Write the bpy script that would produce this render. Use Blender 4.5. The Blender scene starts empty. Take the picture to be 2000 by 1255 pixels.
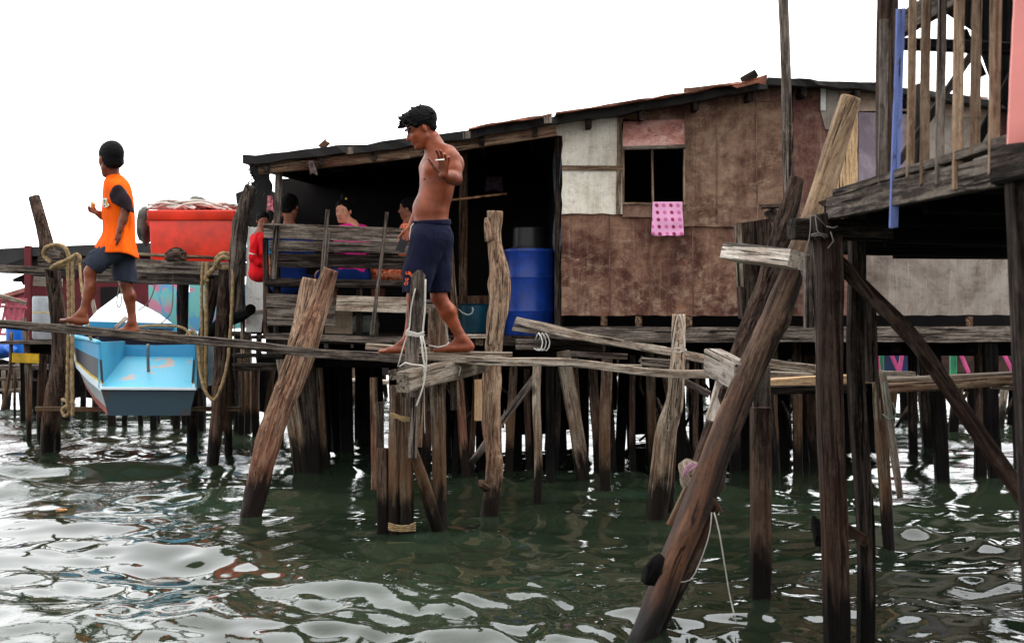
import bpy, bmesh, math, random
import numpy as np
from mathutils import Vector, Matrix, Quaternion, noise as mn

S = bpy.context.scene
COL = S.collection
R = math.radians
random.seed(7)
rng = np.random.default_rng(11)

# ---------------------------------------------------------------- camera
EYE = 1.43
F = 2778.0                                   # focal length in photo pixels (50 mm on 36 mm)
cd = bpy.data.cameras.new('camera'); cam = bpy.data.objects.new('camera', cd); COL.objects.link(cam)
cam.location = (0, 0, EYE); cam.rotation_euler = (R(90), 0, 0)
cd.lens = 50; cd.sensor_width = 36; cd.clip_start = 0.1; cd.clip_end = 6000
cd.dof.use_dof = True; cd.dof.focus_distance = 9.8; cd.dof.aperture_fstop = 5.6
S.camera = cam
# ---------------------------------------------------------------- sky and sun (bright overcast)
SUN_EL, SUN_AZ = 56, 78
W = bpy.data.worlds.new('World'); S.world = W; W.use_nodes = True
nt = W.node_tree; nt.nodes.clear()
out = nt.nodes.new('ShaderNodeOutputWorld'); bg = nt.nodes.new('ShaderNodeBackground')
sky = nt.nodes.new('ShaderNodeTexSky'); sky.sky_type = 'NISHITA'; sky.sun_disc = False
sky.sun_elevation = R(SUN_EL); sky.sun_rotation = R(SUN_AZ); sky.air_density = 1.0; sky.dust_density = 2.0
hs = nt.nodes.new('ShaderNodeHueSaturation'); hs.inputs['Saturation'].default_value = 0.12
tc = nt.nodes.new('ShaderNodeTexCoord'); mp = nt.nodes.new('ShaderNodeMapping'); mp.inputs['Scale'].default_value = (1, 1, 3)
nz = nt.nodes.new('ShaderNodeTexNoise'); nz.inputs['Scale'].default_value = 1.6; nz.inputs['Detail'].default_value = 5
rp = nt.nodes.new('ShaderNodeValToRGB')
rp.color_ramp.elements[0].position = .3; rp.color_ramp.elements[0].color = (.90, .925, .96, 1)
rp.color_ramp.elements[1].position = .7; rp.color_ramp.elements[1].color = (1, 1, 1, 1)
sc_ = nt.nodes.new('ShaderNodeVectorMath'); sc_.operation = 'SCALE'; sc_.inputs['Scale'].default_value = 14.5
mx = nt.nodes.new('ShaderNodeMix'); mx.data_type = 'RGBA'; mx.inputs[0].default_value = 0.85
bg.inputs['Strength'].default_value = 0.1
L = nt.links.new
L(sky.outputs[0], hs.inputs['Color']); L(hs.outputs[0], mx.inputs[6])
L(tc.outputs['Generated'], mp.inputs[0]); L(mp.outputs[0], nz.inputs['Vector']); L(nz.outputs[0], rp.inputs[0])
sx_ = nt.nodes.new('ShaderNodeSeparateXYZ'); L(tc.outputs['Generated'], sx_.inputs[0])
gr_ = nt.nodes.new('ShaderNodeMapRange')                     # brighter cloud beyond the houses, darker cloud behind the camera
gr_.inputs[1].default_value = -.6; gr_.inputs[2].default_value = .7; gr_.inputs[3].default_value = 12; gr_.inputs[4].default_value = 21
L(sx_.outputs[1], gr_.inputs[0]); L(gr_.outputs[0], sc_.inputs['Scale'])
L(rp.outputs[0], sc_.inputs[0]); L(sc_.outputs[0], mx.inputs[7]); L(mx.outputs[2], bg.inputs[0]); L(bg.outputs[0], out.inputs[0])
sl = bpy.data.lights.new('sun', 'SUN'); sl.energy = 1.1; sl.angle = R(14); sl.color = (1, .97, .92)
so = bpy.data.objects.new('sun', sl); COL.objects.link(so); so.location = (0, -5, 20)
_a = R(SUN_AZ)                                # azimuth clockwise from +Y
_d = Vector((math.sin(_a) * math.cos(R(SUN_EL)), math.cos(_a) * math.cos(R(SUN_EL)), math.sin(R(SUN_EL))))
so.rotation_euler = _d.to_track_quat('Z', 'Y').to_euler()
S.view_settings.view_transform = 'Standard'; S.view_settings.look = 'None'
S.view_settings.exposure = 0.8; S.view_settings.gamma = 1.0
S.cycles.max_bounces = 5; S.cycles.diffuse_bounces = 3; S.cycles.glossy_bounces = 3

# ---------------------------------------------------------------- small helpers
def P(px, py, D):
    return Vector(((px - 1000) * D / F, D, EYE + (627.5 - py) * D / F))
def lin(c):
    r = []
    for v in c[:3]:
        v = v / 255.0
        r.append(v / 12.92 if v <= .04045 else ((v + .055) / 1.055) ** 2.4)
    return (*r, 1.0)

class NT:
    """tiny node-graph helper"""
    def __init__(s, name):
        s.m = bpy.data.materials.new(name); s.m.use_nodes = True
        s.t = s.m.node_tree; s.t.nodes.clear()
        s.o = s.t.nodes.new('ShaderNodeOutputMaterial'); s.b = s.t.nodes.new('ShaderNodeBsdfPrincipled')
        s.t.links.new(s.b.outputs[0], s.o.inputs[0])
    def n(s, ty): return s.t.nodes.new('ShaderNode' + ty)
    def l(s, a, b): s.t.links.new(a, b)
    def put(s, v, sock):
        if hasattr(v, 'is_output'): s.l(v, sock)
        else: sock.default_value = v
    def coord(s, kind='Object', scale=(1, 1, 1), rnd=True):
        c = s.n('TexCoord'); m = s.n('Mapping'); m.inputs['Scale'].default_value = scale
        if rnd:
            oi = s.n('ObjectInfo'); v = s.n('VectorMath'); v.operation = 'SCALE'; v.inputs[0].default_value = (17.3, 9.1, 23.7)
            s.l(oi.outputs['Random'], v.inputs['Scale']); a = s.n('VectorMath'); a.operation = 'ADD'
            s.l(c.outputs[kind], a.inputs[0]); s.l(v.outputs[0], a.inputs[1]); s.l(a.outputs[0], m.inputs[0])
        else: s.l(c.outputs[kind], m.inputs[0])
        return m.outputs[0]
    def noise(s, co, scale, detail=6, rough=.6, dist=0):
        t = s.n('TexNoise'); t.inputs['Scale'].default_value = scale; t.inputs['Detail'].default_value = detail
        t.inputs['Roughness'].default_value = rough; t.inputs['Distortion'].default_value = dist
        s.l(co, t.inputs['Vector']); return t.outputs[0]
    def mr(s, v, a, b, c=0, d=1):
        m = s.n('MapRange'); m.inputs[1].default_value = a; m.inputs[2].default_value = b
        m.inputs[3].default_value = c; m.inputs[4].default_value = d; s.l(v, m.inputs[0]); return m.outputs[0]
    def ramp(s, v, stops):
        r = s.n('ValToRGB'); e = r.color_ramp.elements
        while len(e) < len(stops): e.new(.5)
        for i, (p, c) in enumerate(stops): e[i].position = p; e[i].color = lin(c)
        s.l(v, r.inputs[0]); return r.outputs[0]
    def mix(s, f, a, b, mode='MIX'):
        m = s.n('Mix'); m.data_type = 'RGBA'; m.blend_type = mode
        s.put(f, m.inputs[0]); s.put(a, m.inputs[6]); s.put(b, m.inputs[7]); return m.outputs[2]
    def math(s, op, a, b=0.0):
        m = s.n('Math'); m.operation = op; s.put(a, m.inputs[0]); s.put(b, m.inputs[1]); return m.outputs[0]
    def bump(s, h, strength=.4, dist=.01):
        b = s.n('Bump'); b.inputs['Strength'].default_value = strength; b.inputs['Distance'].default_value = dist
        s.l(h, b.inputs['Height']); s.l(b.outputs[0], s.b.inputs['Normal'])
    def col(s, v): s.put(v, s.b.inputs['Base Color'])
    def rough(s, v): s.put(v, s.b.inputs['Roughness'])
    def wz(s):
        g = s.n('NewGeometry'); x = s.n('SeparateXYZ'); s.l(g.outputs['Position'], x.inputs[0]); return x.outputs

MATS = {}
def wood(name, dark, mid, hi, red=0.0, moss=0.0, wet=True, blotch=.5, gs=1.0, rough=.9, paint=None):
    m = NT(name)
    g1 = m.noise(m.coord('Object', (34 * gs, 34 * gs, 2.0 * gs)), 1.3, 10, .74, .5)
    base = m.ramp(g1, [(.34, dark), (.47, mid), (.57, hi), (.72, mid)])
    co2 = m.coord('Object', (3.2, 3.2, 1.5))
    b = m.noise(co2, 1.9, 8, .68, .4)                      # weathered patches with fairly sharp edges
    base = m.mix(m.mr(b, .50, .56, 0, blotch), base, m.mix(1.0, base, lin([v * 1.05 + 60 for v in mid]), 'MULTIPLY'))
    base = m.mix(m.mr(b, .36, .30, 0, .45), base, lin([min(255, v * 1.12) for v in hi]))
    sp = m.noise(m.coord('Object', (1, 1, .5)), 70, 5, .8)
    base = m.mix(m.mr(sp, .52, .70, 0, .65), base, lin([v * .6 for v in dark]))
    base = m.mix(m.mr(sp, .44, .30, 0, .35), base, lin([min(255, v * 1.15) for v in hi]))
    ck = m.noise(m.coord('Object', (46 * gs, 46 * gs, 1.3 * gs)), 1.0, 6, .62, .4)
    crack = m.mr(ck, .585, .615, 0, .9)
    base = m.mix(crack, base, lin([v * .3 for v in dark]))
    vo = m.n('TexVoronoi'); vo.inputs['Scale'].default_value = 1.0; m.l(m.coord('Object', (5, 5, 2.1)), vo.inputs['Vector'])
    base = m.mix(m.mr(vo.outputs['Distance'], .13, .07, 0, .8), base, lin([v * .4 for v in dark]))
    if paint:
        pf = m.mr(m.noise(co2, 6.0, 8, .75), .40, .44, 0, .92)
        base = m.mix(pf, base, lin(paint))
    if red:
        rf = m.mr(m.noise(m.coord('Object', (5, 5, 1.0)), 1.5, 8, .7, .5), .46, .56, 0, red)
        base = m.mix(rf, base, m.mix(.5, lin((112, 60, 38)), m.mix(1.0, base, lin((224, 150, 120)), 'MULTIPLY')))
    z = m.wz()[2]
    if wet:
        wn = m.noise(m.coord('Object', (12, 12, 2.6)), 1.0, 8, .72)
        zz = m.math('SUBTRACT', z, m.math('MULTIPLY', m.math('SUBTRACT', wn, .5), .75))
        if moss:
            mf = m.math('MULTIPLY', m.mr(zz, .80, .45, 0, moss), m.mr(wn, .35, .6, .3, 1))
            base = m.mix(mf, base, lin((72, 64, 32)))
        if red: base = m.mix(m.math('MULTIPLY', m.mr(zz, .85, .5, 0, red), m.mr(wn, .42, .52, .1, 1)), base, lin((116, 58, 30)))
        wf = m.mr(zz, .34, .20, 0, .95)
        base = m.mix(wf, base, lin((15, 13, 12)))
        m.rough(m.mr(zz, .14, .42, .5, rough))
    else: m.rough(rough)
    oi = m.n('ObjectInfo'); hv = m.n('HueSaturation')
    m.l(m.mr(oi.outputs['Random'], 0, 1, .62, 1.2), hv.inputs['Value']); hv.inputs['Saturation'].default_value = .84
    m.l(base, hv.inputs['Color']); m.col(hv.outputs[0])
    m.bump(m.math('ADD', m.math('ADD', g1, m.math('MULTIPLY', sp, .4)), m.math('MULTIPLY', crack, -1.2)), .8, .014)
    m.b.inputs['Specular IOR Level'].default_value = .06
    MATS[name] = m.m; return m.m

WG = wood('weathered grey wood', (44, 37, 33), (86, 74, 66), (138, 124, 110))
WL = wood('pale weathered wood', (76, 62, 50), (136, 118, 100), (188, 172, 152), blotch=.6)
WB = wood('brown driftwood', (54, 38, 27), (122, 96, 72), (180, 152, 120), red=.3)
WPALE = wood('pale peeled pole', (70, 56, 42), (142, 124, 102), (192, 176, 152), moss=.45, red=.3, blotch=.3)
WR = wood('red brown bark', (38, 26, 19), (92, 68, 50), (150, 120, 90), red=.45)
WD = wood('dark stained wood', (17, 14, 13), (42, 35, 31), (78, 66, 58))
WK = wood('black shaded wood', (7, 6, 6), (15, 12, 12), (28, 23, 21))  # near black: deep shade under decks put into the colour; dark timber too
WP = wood('mossy pile wood', (38, 30, 23), (84, 71, 57), (138, 122, 100), moss=.8, red=.35)
WBK = wood('dark brown bark', (22, 16, 14), (56, 43, 36), (100, 82, 69), red=.15, moss=.2)
WN = wood('new sawn lumber', (150, 110, 66), (196, 152, 98), (220, 182, 128), wet=False, blotch=.2)
WW = wood('bleached board', (120, 104, 90), (178, 162, 146), (212, 200, 186), blotch=.4)
WTAN = wood('tan baluster wood', (80, 58, 40), (132, 104, 78), (164, 136, 106), wet=False, blotch=.4)
WBLUE = wood('blue painted wood', (70, 66, 78), (92, 96, 130), (118, 128, 172), wet=False, paint=(84, 106, 176))

def log_two_tone():
    m = NT('peeled log, pale above reddish below'); g1 = m.noise(m.coord('Object', (20, 20, 1.8)), 1.5, 10, .75, .5)
    pale = m.ramp(g1, [(.36, (78, 58, 44)), (.48, (128, 104, 80)), (.62, (164, 140, 112))]); dark = m.ramp(g1, [(.36, (28, 20, 17)), (.48, (72, 54, 44)), (.6, (118, 94, 76))])
    foot = m.ramp(m.noise(m.coord('Object', (6, 6, 1.2)), 1.4, 6, .65, .6), [(.34, (30, 22, 19)), (.48, (70, 52, 43)), (.58, (112, 74, 52)), (.7, (60, 44, 38))])
    z = m.wz()[2]; wn = m.noise(m.coord('Object', (5, 5, 1.5)), 1, 5, .6); zz = m.math('ADD', z, m.math('MULTIPLY', m.math('SUBTRACT', wn, .5), .5))
    c = m.mix(m.mr(zz, 1.70, 2.0, 0, 1), dark, pale); c = m.mix(m.mr(zz, 1.15, .75, 0, 1), c, foot); c = m.mix(m.mr(zz, .26, .05, 0, .9), c, lin((16, 13, 12)))
    sp = m.noise(m.coord('Object', (1, 1, .6)), 60, 6, .8); c = m.mix(m.mr(sp, .52, .68, 0, .7), c, lin((24, 17, 14))); m.b.inputs['Specular IOR Level'].default_value = .2
    ck = m.mr(m.noise(m.coord('Object', (26, 26, .8)), 1.0, 6, .6, .4), .60, .62, 0, .85); c = m.mix(ck, c, lin((14, 10, 9)))
    m.col(c); m.rough(m.mr(zz, .1, 1.0, .5, .8)); m.bump(m.math('SUBTRACT', g1, ck), .6, .012); return m.m
WLOG = log_two_tone()
def flat(name, c, rough=.7, var=.12, scale=6, metal=0, bump=0, spec=.3, sheen=0):
    m = NT(name); n = m.noise(m.coord('Object', (1, 1, 1)), scale, 6, .6)
    a = lin([v * (1 - var) for v in c]); b = lin([min(255, v * (1 + var)) for v in c])
    m.col(m.mix(m.mr(n, .35, .65), a, b)); m.rough(m.mr(n, .3, .7, rough * .85, min(1, rough * 1.1)))
    m.b.inputs['Metallic'].default_value = metal; m.b.inputs['Specular IOR Level'].default_value = spec
    if bump: m.bump(m.noise(m.coord('Object', (1, 1, 1)), scale * 6, 5, .6), bump, .01)
    if sheen: m.b.inputs['Sheen Weight'].default_value = sheen
    MATS[name] = m.m; return m.m

def stained(name, c1, c2, c3, chips=(150, 84, 44), chip=.0, streak=.5, light=(168, 146, 124), lightamt=.5, dirt=.5, sc=1.0, vert=True):
    """weathered plywood or old paint: mottling, scuffs, drips, dark stains and chips. x = across, z = up"""
    m = NT(name); co = m.coord('Object', (1, 1, 1))
    a = m.noise(co, 1.5 * sc, 10, .72, .5)
    base = m.ramp(a, [(.36, c1), (.47, c2), (.60, c3)])
    sc1 = m.noise(m.coord('Object', (1.0, 1, 1.5)), 7 * sc, 11, .82, .3)          # fine scuffing
    base = m.mix(m.math('MULTIPLY', m.mr(sc1, .50, .64, 0, lightamt), m.mr(m.noise(co, 1.1 * sc, 5, .6), .38, .58, .15, 1)), base, lin(light))
    base = m.mix(m.mr(sc1, .46, .33, 0, .7), base, lin([v * .6 for v in c1]))
    st = m.noise(m.coord('Object', (13, 13, 1.0) if vert else (1.0, 13, 13)), 1.2, 9, .74, .9)
    base = m.mix(m.mr(st, .54, .68, 0, streak * .8), base, lin(light))
    base = m.mix(m.mr(st, .42, .32, 0, streak * .8), base, lin([v * .62 for v in c1]))
    hz = m.noise(m.coord('Object', (1.6, 30, 30)), 1.1, 8, .75, 1.0)
    base = m.mix(m.math('MULTIPLY', m.mr(hz, .58, .66, 0, lightamt * .8), m.mr(a, .45, .6, 0, 1)), base, lin(light))
    vb = m.noise(m.coord('Object', (5, 5, .7)), 1.0, 8, .7, .4); base = m.mix(m.mr(vb, .50, .62, 0, .35), base, m.mix(1.0, base, lin((168, 150, 146)), 'MULTIPLY'))
    vb2 = m.noise(m.coord('Object', (70, 70, 5)), 1.0, 5, .7, .2); base = m.mix(m.mr(vb2, .52, .66, 0, .2), base, lin([v * .62 for v in c1]))
    dn = m.noise(m.coord('Object', (1.6, 1.6, 1.0)), 1.1 * sc, 9, .74, .8)
    base = m.mix(m.mr(dn, .56, .68, 0, dirt), base, lin((34, 25, 23)))
    if chip:
        cn = m.noise(m.coord('Object', (2.2, 2.2, 1.2)), 2.6 * sc, 9, .74, .9)
        base = m.mix(m.mr(cn, .635, .645, 0, chip), base, lin(chips))
    nv = m.n('TexVoronoi'); m.l(m.coord('Object', (6, 6, 6)), nv.inputs['Vector'])   # nail heads and rust spots
    base = m.mix(m.mr(nv.outputs['Distance'], .07, .04, 0, .8), base, lin((40, 24, 18)))
    m.col(base); m.rough(.9); m.b.inputs['Specular IOR Level'].default_value = .12
    m.bump(m.math('ADD', sc1, st), .5, .008)
    MATS[name] = m.m; return m.m

def obj(name, verts, faces, mat, parent=None, loc=None, smooth=False, rot=None):
    """link ONE mesh object; verts are world coordinates; origin goes to loc"""
    loc = Vector(loc) if loc is not None else Vector(verts[0])
    if rot is None: rot = Quaternion()
    inv = rot.to_matrix().transposed()
    vs = np.array([tuple(v) for v in verts], dtype=float) - np.array(loc)
    vs = vs @ np.array(inv).T
    me = bpy.data.meshes.new(name); me.from_pydata([tuple(v) for v in vs.tolist()], [], [tuple(f) for f in faces]); me.update()
    if isinstance(mat, (list, tuple)):
        for q in mat: me.materials.append(q)
    elif mat: me.materials.append(mat)
    if smooth: me.shade_smooth() if hasattr(me, 'shade_smooth') else me.polygons.foreach_set('use_smooth', [True] * len(me.polygons))
    o = bpy.data.objects.new(name, me); COL.objects.link(o)
    o.rotation_mode = 'QUATERNION'; o.rotation_quaternion = rot
    if parent: 
        o.parent = parent
        o.location = loc - wl(parent)
        pr = wr(parent)
        if pr is not None:
            pi = pr.inverted(); o.location = pi @ (loc - wl(parent)); o.rotation_quaternion = pi @ rot
    else: o.location = loc
    o['_w'] = tuple(loc); o['_r'] = tuple(rot)
    return o
def wl(p): return Vector(p['_w'])
def wr(p):
    q = Quaternion(p['_r']); return q if q != Quaternion() else None
def tag(o, label=None, cat=None, group=None, kind=None):
    if label: o['label'] = label
    if cat: o['category'] = cat
    if group: o['group'] = group
    if kind: o['kind'] = kind
    return o
def T(name, label, cat, loc, group=None):
    o = bpy.data.objects.new(name, None); COL.objects.link(o); o.location = loc; o.empty_display_size = .1
    o['_w'] = tuple(loc); o['_r'] = (1, 0, 0, 0)
    return tag(o, label, cat, group)

def frame(d):
    z = d.normalized()
    ref = Vector((0, 1, 0)) if abs(z.y) < .85 else Vector((0, 0, 1))
    y = (ref - z * ref.dot(z)).normalized(); x = y.cross(z)
    return x, y, z, Matrix((x, y, z)).transposed().to_quaternion()

def beam(name, p0, p1, w, h, mat, parent=None, seg=None, rag=.0, warp=.004, ch=.12, taper=1.0, roll=0.0, jag=0):
    """sawn timber with worn edges; w = across the view, h = in depth (for a timber running away: w level, h upright)"""
    p0, p1 = Vector(p0), Vector(p1); d = p1 - p0; Ln = d.length
    x, y, z, q = frame(d)
    if roll:
        qr = Quaternion(z, roll); x = qr @ x; y = qr @ y; q = qr @ q
    n = seg or max(2, min(40, int(Ln / .09)))
    c = min(w, h) * ch; hw, hh = w / 2, h / 2
    sec = [(-hw + c, -hh), (hw - c, -hh), (hw, -hh + c), (hw, hh - c), (hw - c, hh), (-hw + c, hh), (-hw, hh - c), (-hw, -hh + c)]
    V, Fc = [], []; o1 = random.random() * 50
    for i in range(n + 1):
        t = i / n; k = 1 + (taper - 1) * t
        bx = (mn.noise(Vector((t * Ln * 1.2 + o1, 3, 1)))) * warp * 2.0; by = (mn.noise(Vector((t * Ln * 1.2 + o1, 9, 4)))) * warp
        for j, (a, b) in enumerate(sec):
            jt = 1 + .05 * mn.noise(Vector((t * Ln * 7 + o1, j * 3.1, 2)))
            e = 0
            if rag and i in (0, n): e = rag * (random.random() - .5)
            if jag and i in (0, n): e += jag * mn.noise(Vector((a * 60, b * 60, o1)))
            V.append(p0 + z * (t * Ln + e) + x * (a * k * jt + bx) + y * (b * k * jt + by))
    for i in range(n):
        for j in range(8):
            a = i * 8 + j; b = i * 8 + (j + 1) % 8
            Fc.append((a, b, b + 8, a + 8))
    Fc.append(tuple(range(7, -1, -1))); Fc.append(tuple(n * 8 + j for j in range(8)))
    return obj(name, V, Fc, mat, parent, p0, rot=q)
def beamp(name, a, b, wpx, dm, mat, parent=None, **k):
    D = (a[2] + b[2]) / 2
    return beam(name, P(*a), P(*b), wpx * D / F, dm, mat, parent, **k)

def spline(pts, n):
    """Catmull-Rom through pts (tuples of any length)"""
    A = np.array(pts, float); 
    if len(A) == 2: 
        t = np.linspace(0, 1, n + 1)[:, None]; return A[0] * (1 - t) + A[1] * t
    A = np.vstack([2 * A[0] - A[1], A, 2 * A[-1] - A[-2]]); segs = len(A) - 3; out = []
    for i in range(n + 1):
        u = i / n * segs; k = min(int(u), segs - 1); t = u - k
        p = A[k:k + 4]
        out.append(.5 * ((2 * p[1]) + (-p[0] + p[2]) * t + (2 * p[0] - 5 * p[1] + 4 * p[2] - p[3]) * t * t + (-p[0] + 3 * p[1] - 3 * p[2] + p[3]) * t ** 3))
    return np.array(out)

def log(name, pts, mat, parent=None, rough=.10, ns=20, step=.022, knots=0, lump=.0, grain=1.0, cap=True):
    """round pole through pts = (x,y,z,radius) in metres"""
    A = np.array(pts, float); Ln = np.linalg.norm(np.diff(A[:, :3], axis=0), axis=1).sum()
    n = max(3, min(170, int(Ln / step))); C = spline(pts, n)
    d = Vector(C[-1, :3] - C[0, :3]); X, Y, Z, q = frame(d)
    o1 = random.random() * 90; V, Fc = [], []
    kn = [(random.uniform(.1, .9) * Ln, random.uniform(0, 6.28), random.uniform(.18, .4)) for _ in range(knots)]
    s = 0
    for i in range(n + 1):
        c = Vector(C[i, :3]); tg = Vector(C[min(n, i + 1), :3] - C[max(0, i - 1), :3]).normalized()
        y = (Y - tg * Y.dot(tg)).normalized(); x = y.cross(tg)
        if i: s += (Vector(C[i, :3]) - Vector(C[i - 1, :3])).length
        for j in range(ns):
            a = j / ns * 2 * math.pi; ca, sa = math.cos(a), math.sin(a)
            r = C[i, 3]
            k = 1 + rough * 1.3 * mn.noise(Vector((ca * 1.4 + o1, sa * 1.4, s * 3.0))) + rough * .7 * mn.noise(Vector((ca * 4 + o1, sa * 4, s * 4 * grain)))
            k += .045 * mn.noise(Vector((ca * 7 + o1, sa * 7, s * 9))) + (-.07 if mn.noise(Vector((ca * 3.2 + o1, sa * 3.2, s * 1.1 + 40))) > .32 else 0)
            if lump: k += lump * max(0, mn.noise(Vector((ca * .9 + o1, sa * .9, s * 4.5))))
            for (ks, ka, kr) in kn:
                dd = ((s - ks) / (r * 1.0)) ** 2 + (math.atan2(math.sin(a - ka), math.cos(a - ka)) / .55) ** 2
                k += kr * math.exp(-dd)
            if i == n and cap: k *= .97
            V.append(c + x * (ca * r * k) + y * (sa * r * k))
    for i in range(n):
        for j in range(ns):
            a = i * ns + j; b = i * ns + (j + 1) % ns
            Fc.append((a, b, b + ns, a + ns))
    Fc.append(tuple(range(ns - 1, -1, -1))); Fc.append(tuple(n * ns + j for j in range(ns)))
    o = obj(name, V, Fc, mat, parent, V[0] * 0 + Vector(C[0, :3]), rot=q)
    me = o.data; fl = [True] * (len(me.polygons) - 2) + [False, False]; me.polygons.foreach_set('use_smooth', fl)
    return o
def logp(name, pts, mat, parent=None, **k):
    """pts = (px, py, D, width_px)"""
    Q = []
    for (a, b, D, w) in pts:
        p = P(a, b, D); Q.append((p.x, p.y, p.z, w * D / F / 2))
    return log(name, Q, mat, parent, **k)

def tube(name, pts, r, mat, parent=None, ns=6, n=None, smooth=True, rope=0):
    A = np.array([tuple(p)[:3] for p in pts], float); Ln = np.linalg.norm(np.diff(A, axis=0), axis=1).sum()
    n = n or max(2, int(Ln / (.012 if rope else .04))); n = min(n, 420); C = spline([tuple(a) for a in A], n)
    V, Fc = [], []; up = Vector((0, 0, 1)); prev = None
    for i in range(n + 1):
        tg = Vector(C[min(n, i + 1)] - C[max(0, i - 1)]).normalized()
        if prev is None:
            prev = tg.orthogonal().normalized()
        y = (prev - tg * prev.dot(tg)).normalized(); prev = y; x = y.cross(tg); c = Vector(C[i]); s = i / n * Ln
        for j in range(ns):
            a = j / ns * 2 * math.pi; rr = r
            if rope: rr = r * (.78 + .30 * abs(math.cos(1.5 * (a) + s / r * .55)))
            V.append(c + x * (math.cos(a) * rr) + y * (math.sin(a) * rr))
    for i in range(n):
        for j in range(ns):
            a = i * ns + j; b = i * ns + (j + 1) % ns; Fc.append((a, b, b + ns, a + ns))
    Fc.append(tuple(range(ns - 1, -1, -1))); Fc.append(tuple(n * ns + j for j in range(ns)))
    return obj(name, V, Fc, mat, parent, Vector(C[0]), smooth=smooth)

def panel(name, poly, D, th, mat, parent=None, rag=0.0, step=18, skew=0.0, D2=None):
    """upright sheet facing the camera side; poly in photo pixels at depth D (D2 at its right end)"""
    q = []
    for i in range(len(poly)):
        a = poly[i]; b = poly[(i + 1) % len(poly)]; ln = math.hypot(b[0] - a[0], b[1] - a[1]); k = max(1, int(ln / step)) if rag else 1
        for j in range(k):
            t = j / k; dx, dy = (b[1] - a[1]) / (ln + 1e-6), -(b[0] - a[0]) / (ln + 1e-6)
            e = rag * (random.random() - .5) * 2 if j else 0
            q.append((a[0] + (b[0] - a[0]) * t + dx * e, a[1] + (b[1] - a[1]) * t + dy * e))
    x0 = min(v[0] for v in q); x1 = max(v[0] for v in q)
    fr = []
    for v in q:
        DD = D if D2 is None else D + (D2 - D) * (v[0] - x0) / (x1 - x0)
        fr.append(P(v[0], v[1], DD))
    n = len(q); V = fr + [f + Vector((0, th, 0)) for f in fr]
    area = sum(q[i][0] * q[(i + 1) % n][1] - q[(i + 1) % n][0] * q[i][1] for i in range(n))
    F_ = [tuple(range(n)), tuple(range(2 * n - 1, n - 1, -1))] + [(i, i + n, (i + 1) % n + n, (i + 1) % n) for i in range(n)]
    if area < 0: F_ = [tuple(reversed(f)) for f in F_]
    cx = P(sum(v[0] for v in q) / n, sum(v[1] for v in q) / n, D)
    o = obj(name, V, F_, mat, parent, cx)
    bm = bmesh.new(); bm.from_mesh(o.data); bmesh.ops.recalc_face_normals(bm, faces=bm.faces); bm.to_mesh(o.data); bm.free()
    return o
def box(name, lo, hi, mat, parent=None, bev=0.0):
    lo, hi = Vector(lo), Vector(hi); bm = bmesh.new(); bmesh.ops.create_cube(bm, size=1)
    sz = hi - lo; c = (lo + hi) / 2
    for v in bm.verts: v.co = Vector((v.co.x * sz.x, v.co.y * sz.y, v.co.z * sz.z))
    if bev: bmesh.ops.bevel(bm, geom=bm.edges[:], offset=bev, segments=3, affect='EDGES', profile=.6)
    me = bpy.data.meshes.new(name); bm.to_mesh(me); bm.free(); me.materials.append(mat)
    o = bpy.data.objects.new(name, me); COL.objects.link(o); o['_w'] = tuple(c); o['_r'] = (1, 0, 0, 0)
    if parent: o.parent = parent; o.location = c - wl(parent)
    else: o.location = c
    return o
def lathe(name, base, prof, mat, parent=None, ns=40, sx=1, sy=1, smooth=True):
    V, Fc = [], []; b = Vector(base)
    for (r, z) in prof:
        for j in range(ns):
            a = j / ns * 2 * math.pi; V.append(b + Vector((math.cos(a) * r * sx, math.sin(a) * r * sy, z)))
    m = len(prof)
    for i in range(m - 1):
        for j in range(ns):
            a = i * ns + j; c = i * ns + (j + 1) % ns; Fc.append((a, c, c + ns, a + ns))
    if prof[0][0] > 1e-4: Fc.append(tuple(range(ns - 1, -1, -1)))
    if prof[-1][0] > 1e-4: Fc.append(tuple((m - 1) * ns + j for j in range(ns)))
    o = obj(name, V, Fc, mat, parent, b, smooth=smooth)
    if smooth:
        for e in o.data.polygons:
            if len(e.vertices) > 4: e.use_smooth = False
        bm = bmesh.new(); bm.from_mesh(o.data)
        for e in bm.edges:
            if len(e.link_faces) == 2 and e.calc_face_angle(0) > .6: e.smooth = False
        bm.to_mesh(o.data); bm.free()
    return o

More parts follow.
